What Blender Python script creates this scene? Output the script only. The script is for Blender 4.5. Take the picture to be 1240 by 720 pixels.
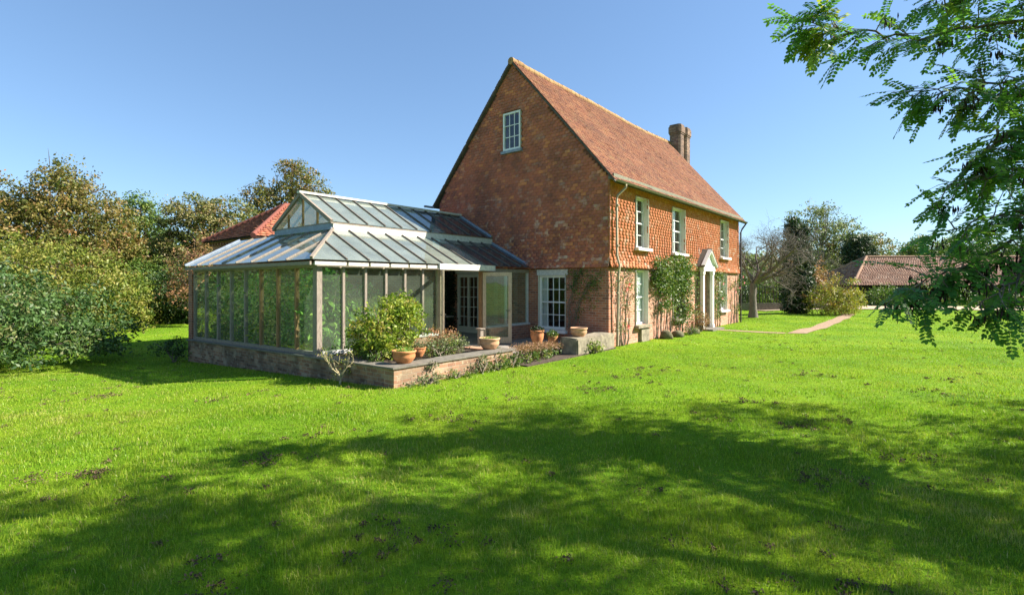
import bpy, math, random
import numpy as np
from mathutils import Vector
R_ = math.radians
random.seed(7); rng = np.random.default_rng(11)
for o in list(bpy.data.objects): bpy.data.objects.remove(o)
S = bpy.context.scene; COL = S.collection
# ---------------------------------------------------------------- camera, sky, sun, exposure
CAMP = Vector((-13.33, -7.34, 1.9)); FW = (0.770, 0.638); RT = (0.638, -0.770)
cam = bpy.data.objects.new('camera', bpy.data.cameras.new('camera')); COL.objects.link(cam)
cam.location = CAMP; cam.rotation_euler = (R_(90), 0, R_(-50.36))
cam.data.lens = 36*614/1240; cam.data.sensor_width = 36; cam.data.shift_y = -17/1240
cam.data.clip_start = .05; cam.data.clip_end = 3000; S.camera = cam
AZ, EL = R_(-48), R_(38)                       # direction towards the sun, measured from +X
sdir = Vector((math.cos(AZ)*math.cos(EL), math.sin(AZ)*math.cos(EL), math.sin(EL)))
W = bpy.data.worlds.new('World'); S.world = W; W.use_nodes = True
nt = W.node_tree; sky = nt.nodes.new('ShaderNodeTexSky'); sky.sky_type = 'NISHITA'; sky.sun_disc = False
sky.sun_elevation = EL; sky.sun_rotation = math.pi/2 - AZ; sky.air_density = 1.0; sky.dust_density = .25; sky.ozone_density = 2.5
bg = nt.nodes['Background']; bg.inputs[1].default_value = 0.101
tm = nt.nodes.new('ShaderNodeMix'); tm.data_type = 'RGBA'; tm.blend_type = 'MULTIPLY'; tm.inputs[0].default_value = 1; tm.inputs[7].default_value = (.62, .77, .92, 1)
gm_ = nt.nodes.new('ShaderNodeGamma'); gm_.inputs[1].default_value = .74; nt.links.new(sky.outputs[0], gm_.inputs[0]); nt.links.new(gm_.outputs[0], tm.inputs[6]); nt.links.new(tm.outputs[2], bg.inputs[0])
sl = bpy.data.lights.new('sun', 'SUN'); sl.energy = 4.35; sl.angle = R_(.5); sl.color = (1, .93, .82)
so = bpy.data.objects.new('sun', sl); COL.objects.link(so); so.rotation_euler = sdir.to_track_quat('Z', 'Y').to_euler()
S.view_settings.view_transform = 'Standard'; S.view_settings.look = 'None'
S.view_settings.exposure = 1.7; S.view_settings.gamma = 1
S.render.engine = 'CYCLES'; S.cycles.transparent_max_bounces = 24; S.cycles.max_bounces = 7

def site(r, f):                                # metres right / ahead of the lawn viewpoint -> world x, y
    return (CAMP.x + FW[0]*f + RT[0]*r, CAMP.y + FW[1]*f + RT[1]*r)
def s3(r, f, z): return Vector((*site(r, f), z))

# ---------------------------------------------------------------- node helpers
def srgb(r, g, b):
    f = lambda c: (c/255/12.92) if c/255 <= .04045 else ((c/255+.055)/1.055)**2.4
    return (f(r), f(g), f(b), 1)
class N:
    def __init__(s, name):
        s.m = bpy.data.materials.new(name); s.m.use_nodes = True; s.t = s.m.node_tree; s.t.nodes.clear()
        s.out = s.n('OutputMaterial')
    def n(s, t, **k):
        x = s.t.nodes.new('ShaderNode'+t)
        for a, v in k.items(): setattr(x, a, v)
        return x
    def l(s, a, b): s.t.links.new(a, b)
    def tc(s): return s.n('TexCoord').outputs['Object']
    def noise(s, scale, detail=4, rough=.55, vec=None, stretch=None):
        x = s.n('TexNoise'); x.inputs['Scale'].default_value = scale; x.inputs['Detail'].default_value = detail
        x.inputs['Roughness'].default_value = rough; v = vec or s.n('NewGeometry').outputs['Position']
        if stretch:
            m = s.n('Mapping'); m.inputs['Scale'].default_value = stretch; s.l(v, m.inputs[0]); v = m.outputs[0]
        s.l(v, x.inputs['Vector']); return x.outputs['Fac']
    def ramp(s, fac, stops, interp='LINEAR'):
        x = s.n('ValToRGB'); x.color_ramp.interpolation = interp; e = x.color_ramp.elements
        e[0].position, e[0].color = stops[0]; e[1].position, e[1].color = stops[-1]
        for p, c in stops[1:-1]:
            q = e.new(p); q.color = c
        s.l(fac, x.inputs[0]); return x.outputs[0]
    def mix(s, fac, a, b, mode='MIX'):
        x = s.n('Mix', data_type='RGBA', blend_type=mode)
        for i, v in ((0, fac), (6, a), (7, b)):
            if hasattr(v, 'is_linked') or hasattr(v, 'links'): s.l(v, x.inputs[i])
            else: x.inputs[i].default_value = v
        return x.outputs[2]
    def math(s, op, a, b=0.0, clamp=False):
        x = s.n('Math', operation=op, use_clamp=clamp)
        for i, v in ((0, a), (1, b)):
            if hasattr(v, 'links'): s.l(v, x.inputs[i])
            else: x.inputs[i].default_value = v
        return x.outputs[0]
    def attr(s, name): return s.n('Attribute', attribute_name=name).outputs['Fac']
    def bsdf(s, col, rough=.8, spec=.3, bump=None, bstr=.3, bdist=.01, **k):
        p = s.n('BsdfPrincipled')
        if hasattr(col, 'links'): s.l(col, p.inputs['Base Color'])
        else: p.inputs['Base Color'].default_value = col
        if hasattr(rough, 'links'): s.l(rough, p.inputs['Roughness'])
        else: p.inputs['Roughness'].default_value = rough
        p.inputs['Specular IOR Level'].default_value = spec
        for a, v in k.items(): p.inputs[a].default_value = v
        if bump is not None:
            b = s.n('Bump'); b.inputs['Strength'].default_value = bstr; b.inputs['Distance'].default_value = bdist
            s.l(bump, b.inputs['Height']); s.l(b.outputs[0], p.inputs['Normal'])
        return p.outputs[0]
    def done(s, sh): s.l(sh, s.out.inputs[0]); return s.m

def c3(r, g, b): return (r, g, b, 1)
def simple(name, col, rough=.7, var=.25, scale=6, spec=.3, stretch=None, bstr=.25, bdist=.004):
    q = N(name); nz = q.noise(scale, 6, .65, stretch=stretch)
    dark = tuple(c*(1-var) for c in col[:3])+(1,); lite = tuple(min(1, c*(1+var)) for c in col[:3])+(1,)
    return q.done(q.bsdf(q.ramp(nz, [(.3, dark), (.7, lite)]), rough, spec, nz, bstr, bdist))
def brick(name, cols, mortar, stain=None, stain_amt=.5, lichen=None):
    q = N(name); g = q.n('NewGeometry'); sp = q.n('SeparateXYZ'); q.l(g.outputs['Position'], sp.inputs[0])
    sn = q.n('SeparateXYZ'); q.l(g.outputs['True Normal'], sn.inputs[0])
    ax = q.math('GREATER_THAN', q.math('ABSOLUTE', sn.outputs[0]), .6)
    u = q.math('ADD', q.math('MULTIPLY', sp.outputs[1], ax), q.math('MULTIPLY', sp.outputs[0], q.math('SUBTRACT', 1.0, ax)))
    cb = q.n('CombineXYZ'); q.l(u, cb.inputs[0]); q.l(sp.outputs[2], cb.inputs[1])
    # slight wander so courses are not ruled lines
    wn = q.n('TexNoise'); wn.inputs['Scale'].default_value = 3; q.l(cb.outputs[0], wn.inputs[0])
    vm = q.n('VectorMath', operation='MULTIPLY_ADD'); q.l(wn.outputs['Color'], vm.inputs[0]); vm.inputs[1].default_value = (.012, .012, 0); q.l(cb.outputs[0], vm.inputs[2])
    b = q.n('TexBrick'); b.offset = .5; q.l(vm.outputs[0], b.inputs['Vector'])
    b.inputs['Scale'].default_value = 1; b.inputs['Brick Width'].default_value = .225; b.inputs['Row Height'].default_value = .075
    b.inputs['Mortar Size'].default_value = .007; b.inputs['Mortar Smooth'].default_value = .3
    b.inputs['Color1'].default_value = (0, 0, 0, 1); b.inputs['Color2'].default_value = (1, 1, 1, 1); b.inputs['Mortar'].default_value = (.5, .5, .5, 1)
    n1 = q.noise(1.3, 5, .6); n2 = q.noise(25, 4, .6)
    cfac = q.math('ADD', q.math('MULTIPLY', b.outputs['Color'], .75), q.math('MULTIPLY', n2, .3))
    k = len(cols)
    c = q.ramp(cfac, [(i/(k-1)*.9+.05, cc) for i, cc in enumerate(cols)])
    c = q.mix(b.outputs['Fac'], c, mortar)
    if stain: c = q.mix(q.ramp(n1, [(.42, c3(0, 0, 0)), (.56, c3(stain_amt, stain_amt, stain_amt))]), c, stain)
    if lichen:
        n3 = q.noise(7, 5, .7); c = q.mix(q.ramp(n3, [(.56, c3(0, 0, 0)), (.66, c3(.8, .8, .8))]), c, lichen)
    h = q.math('SUBTRACT', q.math('MULTIPLY', n2, .5), b.outputs['Fac'])
    return q.done(q.bsdf(c, .9, .15, h, .7, .008))
def tile_mat(name, cols, lichen, dark, l_amt, d_amt, zfade=None):
    q = N(name); r = q.attr('rnd'); k = len(cols)
    nz = q.noise(45, 3, .6)
    c = q.ramp(q.math('ADD', q.math('MULTIPLY', r, .85), q.math('MULTIPLY', nz, .15)), [(i/(k-1), cc) for i, cc in enumerate(cols)])
    big = q.noise(.9, 5, .65); big2 = q.noise(2.2, 6, .7)
    c = q.mix(q.math('MULTIPLY', q.ramp(big, [(.44, c3(0, 0, 0)), (.66, c3(1, 1, 1))]), d_amt), c, dark)
    lf = q.math('MULTIPLY', q.math('MULTIPLY', q.ramp(big2, [(.50, c3(0, 0, 0)), (.62, c3(1, 1, 1))]), q.ramp(q.attr('rnd2'), [(.35, c3(0, 0, 0)), (.8, c3(1, 1, 1))])), l_amt)
    if zfade:
        g = q.n('SeparateXYZ'); q.l(q.n('NewGeometry').outputs['Position'], g.inputs[0])
        mr = q.n('MapRange'); q.l(g.outputs[2], mr.inputs[0]); mr.inputs[1].default_value = zfade[0]; mr.inputs[2].default_value = zfade[1]; mr.inputs[3].default_value = 1.6; mr.inputs[4].default_value = .35
        lf = q.math('MULTIPLY', lf, mr.outputs[0], True)
    c = q.mix(lf, c, lichen)
    return q.done(q.bsdf(c, .85, .2, nz, .5, .004))
def leaf_mat(name, cols, dark=.6, trans=.35, rough=.5):
    q = N(name); k = len(cols)
    c = q.ramp(q.attr('tint'), [(i/(k-1), cc) for i, cc in enumerate(cols)])
    hv = q.n('HueSaturation'); q.l(c, hv.inputs['Color']); q.l(q.math('ADD', q.math('MULTIPLY', q.attr('rnd'), 1-dark+.25), dark), hv.inputs['Value'])
    p = q.bsdf(hv.outputs[0], rough, .35)
    t = q.n('BsdfTranslucent'); q.l(q.mix(.5, hv.outputs[0], c3(.42, .6, .05), 'SOFT_LIGHT'), t.inputs[0])
    m = q.n('MixShader'); m.inputs[0].default_value = trans; q.l(p, m.inputs[1]); q.l(t.outputs[0], m.inputs[2])
    return q.done(m.outputs[0])
def glass(name, tint, dirt=None, dirt_amt=0., wav=.02, refl=1.0):
    q = N(name); tr = q.n('BsdfTransparent'); tr.inputs[0].default_value = tint
    gl = q.n('BsdfGlossy'); gl.inputs['Roughness'].default_value = .015; gl.inputs[0].default_value = (refl, refl, refl, 1)
    nz = q.noise(3.5, 2, .5); b = q.n('Bump'); b.inputs['Strength'].default_value = wav; b.inputs['Distance'].default_value = .05; q.l(nz, b.inputs['Height'])
    q.l(b.outputs[0], gl.inputs['Normal'])
    gm = q.n('NewGeometry'); dp = q.n('VectorMath', operation='DOT_PRODUCT'); q.l(gm.outputs['Incoming'], dp.inputs[0]); q.l(gm.outputs['True Normal'], dp.inputs[1])
    fs = q.math('ADD', .045, q.math('MULTIPLY', .95, q.math('POWER', q.math('SUBTRACT', 1.0, q.math('ABSOLUTE', dp.outputs['Value'])), 4.5)))
    m = q.n('MixShader'); q.l(q.math('MULTIPLY', fs, .9, True), m.inputs[0]); q.l(tr.outputs[0], m.inputs[1]); q.l(gl.outputs[0], m.inputs[2])
    sh = m.outputs[0]
    if dirt:
        d = q.n('BsdfDiffuse'); d.inputs[0].default_value = dirt
        t2 = q.n('BsdfTranslucent'); t2.inputs[0].default_value = dirt
        mm = q.n('MixShader'); mm.inputs[0].default_value = .4; q.l(d.outputs[0], mm.inputs[1]); q.l(t2.outputs[0], mm.inputs[2])
        n2 = q.noise(1.6, 6, .65)
        m2 = q.n('MixShader'); q.l(q.ramp(n2, [(.3, c3(*[dirt_amt*.7]*3)), (.7, c3(*[min(1, dirt_amt*1.3)]*3))]), m2.inputs[0])
        q.l(tr.outputs[0], m2.inputs[1]); q.l(mm.outputs[0], m2.inputs[2])
        m3 = q.n('MixShader'); q.l(q.math('MULTIPLY', fs, .9, True), m3.inputs[0]); q.l(m2.outputs[0], m3.inputs[1]); q.l(gl.outputs[0], m3.inputs[2]); sh = m3.outputs[0]
    return q.done(sh)

M = {}
M['white'] = simple('white_paint', c3(.74, .74, .70), .5, .08, 12)
M['old_white'] = simple('weathered_white_paint', c3(.55, .53, .48), .7, .22, 18)
M['cream'] = simple('cream_paint', c3(.55, .53, .45), .6, .1, 12)
M['lead'] = simple('lead_sheet', c3(.23, .27, .33), .55, .25, 8)
M['wood'] = simple('weathered_grey_wood', c3(0.246, 0.203, 0.162), .85, .45, 14, stretch=(6, 6, .7))
M['darkwood'] = simple('dark_glazing_bar', c3(.12, .10, .08), .8, .3, 14)
M['brownwood'] = simple('brown_stained_wood', c3(.27, .15, .07), .8, .4, 14, stretch=(6, 6, .7))
M['palewood'] = simple('bleached_bare_wood', c3(.46, .36, .24), .85, .35, 12, stretch=(6, 6, .8))
M['whitewood'] = simple('flaking_white_timber', c3(.60, .56, .49), .8, .25, 15)
M['gutter'] = simple('mossy_gutter_paint', c3(0.165, 0.165, 0.110), .7, .3, 10)
M['pipe'] = simple('tan_downpipe_paint', c3(.42, .34, .24), .6, .2, 9)
M['pipe_dark'] = simple('dark_downpipe_paint', c3(.06, .05, .05), .6, .2, 9)
M['iron'] = simple('dark_iron', c3(.05, .05, .05), .5, .2, 9)
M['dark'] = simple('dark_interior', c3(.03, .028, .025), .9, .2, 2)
M['curtain'] = simple('pale_curtain', c3(0.562, 0.577, 0.578), .9, .1, 4)
M['terracotta'] = simple('terracotta', c3(.50, .21, .085), .85, .35, 9)
M['terracotta_pale'] = simple('pale_terracotta', c3(.52, .30, .17), .85, .3, 9)
M['soil'] = simple('bed_soil', c3(.075, .055, .04), 1, .5, 14, bstr=.8, bdist=.03)
M['stonecap'] = simple('grey_stone_capping', c3(0.160, 0.144, 0.115), .9, .35, 7, bstr=.5, bdist=.01)
M['paving'] = simple('terrace_paving', c3(.26, .235, .20), .9, .3, 4, bstr=.5, bdist=.01)
M['stone'] = simple('lichen_stone', c3(0.236, 0.203, 0.145), .9, .5, 6, bstr=.6, bdist=.02)
M['bark'] = simple('bark', c3(.10, .08, .06), .95, .4, 18, stretch=(1, 1, .25), bstr=.8, bdist=.02)
M['greybark'] = simple('pale_grey_bark', c3(.25, .22, .18), .95, .35, 16, stretch=(1, 1, .3), bstr=.7, bdist=.02)
M['twig'] = simple('dry_twig', c3(.20, .16, .12), .95, .3, 20)
M['pod'] = simple('dark_seed_pod', c3(.05, .028, .02), .7, .5, 30)
M['gravel'] = simple('pale_gravel', c3(.42, .33, .22), .95, .25, 9, bstr=.6, bdist=.02)
M['path'] = simple('brick_dust_path', c3(.30, .205, .13), .95, .3, 7, bstr=.6, bdist=.02)
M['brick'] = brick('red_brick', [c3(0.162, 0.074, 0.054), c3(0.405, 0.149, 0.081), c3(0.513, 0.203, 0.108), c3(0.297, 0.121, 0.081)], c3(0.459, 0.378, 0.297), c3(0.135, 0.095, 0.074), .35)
M['brickfront'] = brick('pale_washed_red_brick', [c3(0.319, 0.130, 0.080), c3(0.439, 0.199, 0.120), c3(0.519, 0.270, 0.180), c3(0.379, 0.170, 0.110)], c3(0.499, 0.419, 0.339), None, 0, c3(0.549, 0.439, 0.359))
M['oldbrick'] = brick('stained_garden_brick', [c3(.14, .08, .05), c3(.28, .14, .09), c3(.38, .22, .13), c3(.38, .29, .20)], c3(.34, .29, .22), c3(.06, .048, .036), .62, c3(.33, .28, .21))
M['terracebrick'] = brick('terrace_wall_brick', [c3(0.242, 0.121, 0.077), c3(0.396, 0.198, 0.121), c3(0.462, 0.275, 0.165), c3(0.330, 0.242, 0.165)], c3(0.462, 0.374, 0.275), c3(0.132, 0.099, 0.066), .5, c3(0.462, 0.363, 0.242))
M['gable_backing'] = simple('brown_backing', c3(.16, .07, .045), .9, .3, 9)
M['tile_gable'] = tile_mat('shaded_gable_tile', [c3(0.311, 0.133, 0.112), c3(0.408, 0.155, 0.115), c3(0.506, 0.176, 0.115), c3(0.448, 0.158, 0.112), c3(0.800, 0.335, 0.149)], c3(0.701, 0.580, 0.519), c3(0.136, 0.072, 0.065), .55, .55, (2.3, 5.2))
M['tile_front'] = tile_mat('orange_wall_tile', [c3(0.417, 0.132, 0.060), c3(0.473, 0.155, 0.069), c3(0.512, 0.176, 0.078), c3(0.482, 0.160, 0.069), c3(0.587, 0.257, 0.138)], c3(0.587, 0.459, 0.367), c3(0.284, 0.097, 0.055), .65, .3, (2.3, 4.6))
M['tile_roof'] = tile_mat('clay_roof_tile', [c3(0.112, 0.046, 0.034), c3(0.177, 0.069, 0.040), c3(0.248, 0.099, 0.050), c3(0.216, 0.099, 0.059), c3(0.326, 0.146, 0.067)], c3(0.261, 0.171, 0.080), c3(0.104, 0.050, 0.037), .5, .5)
M['tile_annex'] = tile_mat('bright_annex_tile', [c3(.17, .06, .045), c3(.30, .10, .06), c3(.42, .15, .08), c3(.50, .22, .12)], c3(.45, .3, .2), c3(.2, .07, .05), .3, .3)
M['tile_barn'] = tile_mat('brown_barn_tile', [c3(0.150, 0.078, 0.055), c3(0.210, 0.111, 0.075), c3(0.270, 0.148, 0.100), c3(0.360, 0.231, 0.167)], c3(0.420, 0.333, 0.268), c3(0.120, 0.070, 0.050), .6, .4)
M['ridge'] = simple('yellow_lichened_ridge', c3(0.315, 0.187, 0.080), .9, .4, 5)
M['verge'] = simple('dark_verge_mortar', c3(.10, .085, .07), .9, .4, 8)
M['weatherboard'] = simple('dark_weatherboard', c3(.035, .03, .027), .8, .3, 3)
M['glass'] = glass('window_glass', c3(.92, .95, .93))
M['wallglass'] = glass('greenhouse_wall_glass', c3(.92, .97, .92), c3(.50, .58, .46), .08, .014)
M['roofglass'] = glass('algae_roof_glass', c3(.60, .68, .62), c3(.60, .65, .58), .34, .02)
M['darkroof'] = glass('dark_bluish_roof_glass', c3(.42, .48, .50), c3(.20, .24, .26), .25, .02)  # darker, bluer tint for the roof panes next to the house

# ---------------------------------------------------------------- mesh helpers
def link(o, parent=None):
    COL.objects.link(o)
    if parent is not None: o.parent = parent
    return o
def tag(o, label=None, cat=None, group=None, kind=None):
    for k, v in (('label', label), ('category', cat), ('group', group), ('kind', kind)):
        if v: o[k] = v
    return o
def thing(name, loc, label, cat, group=None, rz=0):
    o = bpy.data.objects.new(name, None); o.empty_display_size = .2; link(o); o.location = loc; o.rotation_euler = (0, 0, rz)
    return tag(o, label, cat, group)
def npmesh(name, V, F, mat, parent=None, attrs=None, smooth=False):
    V = np.asarray(V, dtype=np.float32); F = np.asarray(F, dtype=np.int32)
    if parent is not None: V = V - np.array(parent_world(parent), dtype=np.float32)
    me = bpy.data.meshes.new(name); n, k = F.shape
    me.vertices.add(len(V)); me.vertices.foreach_set('co', V.ravel())
    me.loops.add(n*k); me.loops.foreach_set('vertex_index', F.ravel())
    me.polygons.add(n); me.polygons.foreach_set('loop_start', np.arange(0, n*k, k, dtype=np.int32))
    try: me.polygons.foreach_set('loop_total', np.full(n, k, dtype=np.int32))
    except Exception: pass
    if smooth: me.polygons.foreach_set('use_smooth', np.ones(n, dtype=bool))
    for a, v in (attrs or {}).items():
        at = me.attributes.new(a, 'FLOAT', 'POINT'); at.data.foreach_set('value', np.asarray(v, dtype=np.float32))
    me.materials.append(mat); me.update(calc_edges=True); me.validate()
    return link(bpy.data.objects.new(name, me), parent)
def parent_world(p):
    v = Vector((0, 0, 0))
    while p is not None: v = v + p.location; p = p.parent
    return v
class MB:
    def __init__(s): s.v = []; s.f = []; s.sm = []
    def add(s, v, f, sm=False):
        b = len(s.v); s.v += [tuple(x) for x in v]; s.f += [tuple(b+i for i in q) for q in f]; s.sm += [sm]*len(f)
    def box(s, x0, y0, z0, x1, y1, z1):
        x0, x1 = min(x0, x1), max(x0, x1); y0, y1 = min(y0, y1), max(y0, y1); z0, z1 = min(z0, z1), max(z0, z1)
        s.add([(x0, y0, z0), (x1, y0, z0), (x1, y1, z0), (x0, y1, z0), (x0, y0, z1), (x1, y0, z1), (x1, y1, z1), (x0, y1, z1)],
              [(0, 3, 2, 1), (4, 5, 6, 7), (0, 1, 5, 4), (1, 2, 6, 5), (2, 3, 7, 6), (3, 0, 4, 7)]); return s
    def beam(s, p, q, w, h, up=(0, 0, 1)):
        p = Vector(p); q = Vector(q); d = (q-p).normalized(); a = d.cross(Vector(up)).normalized()*w/2; u = a.normalized().cross(d).normalized()*h/2
        s.add([p-a-u, p+a-u, p+a+u, p-a+u, q-a-u, q+a-u, q+a+u, q-a+u],
              [(0, 1, 2, 3), (7, 6, 5, 4), (0, 4, 5, 1), (1, 5, 6, 2), (2, 6, 7, 3), (3, 7, 4, 0)]); return s
    def tube(s, pts, rad, n=8, cap=True):
        pts = [Vector(p) for p in pts]; rings = []; ref = Vector((.31, .17, .93))
        for i, p in enumerate(pts):
            d = (pts[min(i+1, len(pts)-1)]-pts[max(i-1, 0)]).normalized()
            a = d.cross(ref)
            if a.length < .1: a = d.cross(Vector((1, 0, 0)))
            a.normalize(); b = d.cross(a); r = rad[i] if hasattr(rad, '__len__') else rad
            rings.append([p+(a*math.cos(2*math.pi*k/n)+b*math.sin(2*math.pi*k/n))*r for k in range(n)])
        v = [x for r in rings for x in r]; f = []
        for i in range(len(pts)-1):
            for k in range(n): f.append((i*n+k, i*n+(k+1) % n, (i+1)*n+(k+1) % n, (i+1)*n+k))
        s.add(v, f, True)
        if cap:
            s.add(rings[-1], [tuple(range(n))]); s.add(rings[0], [tuple(range(n))[::-1]])
        return s
    def lathe(s, prof, c, n=28):
        v = []; f = []
        for r, z in prof:
            for k in range(n): v.append((c[0]+r*math.cos(2*math.pi*k/n), c[1]+r*math.sin(2*math.pi*k/n), c[2]+z))
        for i in range(len(prof)-1):
            for k in range(n): f.append((i*n+k, i*n+(k+1) % n, (i+1)*n+(k+1) % n, (i+1)*n+k))
        s.add(v, f, True); return s
    def prism(s, poly, d):                      # convex polygon (3-D points) extruded by vector d
        n = len(poly); poly = [Vector(p) for p in poly]; d = Vector(d)
        s.add(poly+[p+d for p in poly], [tuple(range(n)), tuple(range(2*n-1, n-1, -1))]+[(i, i+n, (i+1) % n+n, (i+1) % n) for i in range(n)]); return s
    def build(s, name, mat, parent=None):
        off = parent_world(parent) if parent is not None else Vector((0, 0, 0))
        me = bpy.data.meshes.new(name); me.from_pydata([tuple(Vector(v)-off) for v in s.v], [], s.f)
        me.polygons.foreach_set('use_smooth', s.sm); me.materials.append(mat); me.update()
        import bmesh
        bm = bmesh.new(); bm.from_mesh(me); bmesh.ops.recalc_face_normals(bm, faces=bm.faces); bm.to_mesh(me); bm.free()
        return link(bpy.data.objects.new(name, me), parent)

def unit(v): return v/np.maximum(np.linalg.norm(v, axis=-1, keepdims=True), 1e-6)
def leaf_quads(P, size, nrm=None, aspect=.55, flat=.5, droop=0.):
    """rhombic folded leaves at points P (n,3); returns V,F"""
    n = len(P); d = unit(rng.normal(size=(n, 3)))
    if nrm is not None: nn = unit(nrm*flat + rng.normal(size=(n, 3))*(1-flat))
    else: nn = unit(rng.normal(size=(n, 3)))
    d = unit(d - nn*np.sum(d*nn, 1, keepdims=True)); d[:, 2] -= droop; d = unit(d)
    w = unit(np.cross(nn, d)); sz = (size*(.6+.8*rng.random(n)))[:, None]
    mid = P + d*sz*.5
    V = np.stack([P, mid + w*sz*aspect*.5 + nn*sz*.06, P + d*sz, mid - w*sz*aspect*.5 + nn*sz*.06], 1).reshape(-1, 3)
    F = np.arange(n*4).reshape(-1, 4); return V, F
def leaves(name, P, size, mat, parent, nrm=None, tint=None, aspect=.55, flat=.5, droop=0.):
    V, F = leaf_quads(P, size, nrm, aspect, flat, droop); n = len(P)
    if tint is None: tint = rng.random(n)
    return npmesh(name, V, F, mat, parent, {'rnd': np.repeat(rng.random(n), 4), 'tint': np.repeat(tint, 4)})
def clumped(blobs, per_m2=2.2, leaves_per=46, clump_r=.42, inner=.35, bottom=-1.0):
    """points on uneven clumps around the shells of ellipsoids. blobs: (cx,cy,cz,rx,ry,rz)"""
    PP = []; NN = []; TT = []
    for b in blobs:
        c = np.array(b[:3]); r = np.array(b[3:6])
        area = 4*math.pi*((r[0]*r[1])**1.6/3+(r[0]*r[2])**1.6/3+(r[1]*r[2])**1.6/3)**(1/1.6)
        nc = max(6, int(area*per_m2)); d = unit(rng.normal(size=(nc, 3))); d = d[d[:, 2] > bottom]; nc = len(d)
        rad = 1 - inner*rng.random(nc)**2.2 + .10*rng.normal(size=nc)*.8
        C = c + d*r*rad[:, None]; cr = clump_r*(.5+rng.random(nc)); tn = np.clip(rng.normal(.5, .24, nc), 0, 1)
        k = leaves_per; L = rng.normal(size=(nc, k, 3)); L = unit(L)*(rng.random((nc, k, 1))**.45)*cr[:, None, None]*np.array([1.15, 1.15, .7])
        P = C[:, None, :]+L; out = np.repeat(unit(d/r)[:, None, :], k, 1)+unit(L)*.7+np.array([0, 0, .35])
        PP.append(P.reshape(-1, 3)); NN.append(unit(out.reshape(-1, 3)))
        TT.append(np.clip(np.repeat(tn, k)+rng.normal(0, .1, nc*k), 0, 1))
    return np.concatenate(PP), np.concatenate(NN), np.concatenate(TT)
def limbs(mb, base, blobs, r0, forks=3, twigs=0):
    """tapered trunk rising from base with limbs reaching into every blob"""
    cx = np.mean([b[0] for b in blobs]); cy = np.mean([b[1] for b in blobs]); zlo = min(b[2]-b[5] for b in blobs); ztop = max(b[2]+b[5]*.5 for b in blobs)
    base = Vector(base); top = Vector((cx, cy, ztop)); pts = []; rr = []
    for i in range(8):
        t = i/7; p = base.lerp(top, t)+Vector((random.uniform(-.12, .12), random.uniform(-.12, .12), 0))*(t > 0); pts.append(p); rr.append(r0*(1-t)**.8*.9+r0*.1+(.35*r0 if i == 0 else 0))
    mb.tube(pts, rr, 9)
    for b in blobs:
        for k in range(forks):
            a = pts[random.choice([2, 3, 4, 5])]; d = Vector((b[0]+random.uniform(-.8, .8)*b[3], b[1]+random.uniform(-.8, .8)*b[4], b[2]+random.uniform(-.2, .8)*b[5]))
            if d.z < a.z: a = pts[1]
            m = a.lerp(d, .5)+Vector((random.uniform(-.3, .3), random.uniform(-.3, .3), random.uniform(0, .5)))
            mb.tube([a, a.lerp(m, .5)+Vector((0, 0, .05)), m, m.lerp(d, .6), d], [r0*.38, r0*.3, r0*.2, r0*.12, r0*.04], 6, False)
            for j in range(twigs):
                e = m.lerp(d, random.random()); g = e+Vector((random.gauss(0, 1), random.gauss(0, 1), random.gauss(.2, .8))).normalized()*random.uniform(.4, 1.1)
                mb.tube([e, e.lerp(g, .5)+Vector((0, 0, .06)), g], [r0*.09, r0*.06, r0*.02], 4, False)
def tree(name, r, f, blobs, mat, label, cat='tree', group=None, r0=.2, size=.16, per=2.0, lp=46, cr=.5, inner=.35, bark='bark', zg=0, forks=3, twigs=0, bottom=-1., aspect=.6):
    """blobs given as (dr, df, z, rr, rf, rz) in metres around the trunk"""
    x, y = site(r, f); t = thing(name, (x, y, zg), label, cat, group)
    wb = []
    for b in blobs:
        bx, by = site(r+b[0], f+b[1]); wb.append((bx, by, b[2]+zg, (b[3]*.62+b[4]*.38), (b[3]*.7+b[4]*.3), b[5]))
    mb = MB(); limbs(mb, (x, y, zg-.1), wb, r0, forks, twigs); mb.build('trunk', M[bark], t)
    P, Nn, T = clumped(wb, per, lp, cr, inner, bottom); k = P[:, 2] > zg+.03; P, Nn, T = P[k], Nn[k], T[k]
    leaves('crown' if cat == 'tree' else 'foliage', P, np.full(len(P), size), mat, t, Nn, T, aspect)
    return t

# ---------------------------------------------------------------- ground
def gz(x, y):
    x = np.asarray(x, float); y = np.asarray(y, float)
    base = -.05*np.clip(y-.1, 0, 10.9)
    und = .018*np.sin(x*.9+y*.4+1)+.014*np.sin(x*.5-y*1.1)+.01*np.sin(x*1.9+y*1.7)
    near = np.clip((-y-.6)/2, 0, 1)+np.clip((-8.4-x)/1.5, 0, 1)
    return base+und*np.clip(near, 0, 1)
def axis(lo, hi, c, fine, n=70, far=1.09):
    a = [c]; st = fine
    while a[-1] < hi: a.append(a[-1]+st); st = st if a[-1]-c < 18 else st*far
    b = [c]; st = fine
    while b[-1] > lo: b.append(b[-1]-st); st = st if c-b[-1] < 18 else st*far
    return np.array(sorted(set(a+b)))
gx = axis(-900, 1500, -6, .35); gy = axis(-900, 1500, 0, .35)
GX, GY = np.meshgrid(gx, gy, indexing='ij'); Vg = np.stack([GX, GY, gz(GX, GY)], -1).reshape(-1, 3)
ni, nj = len(gx), len(gy); ii, jj = np.meshgrid(np.arange(ni-1), np.arange(nj-1), indexing='ij'); b0 = (ii*nj+jj).ravel()
q = N('lawn_ground'); n1 = q.noise(.55, 5, .6); n2 = q.noise(14, 5, .7); n3 = q.noise(70, 3, .7)
cA = q.ramp(n1, [(.3, c3(.11, .24, .008)), (.5, c3(.18, .33, .010)), (.7, c3(.26, .38, .014))])
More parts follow.
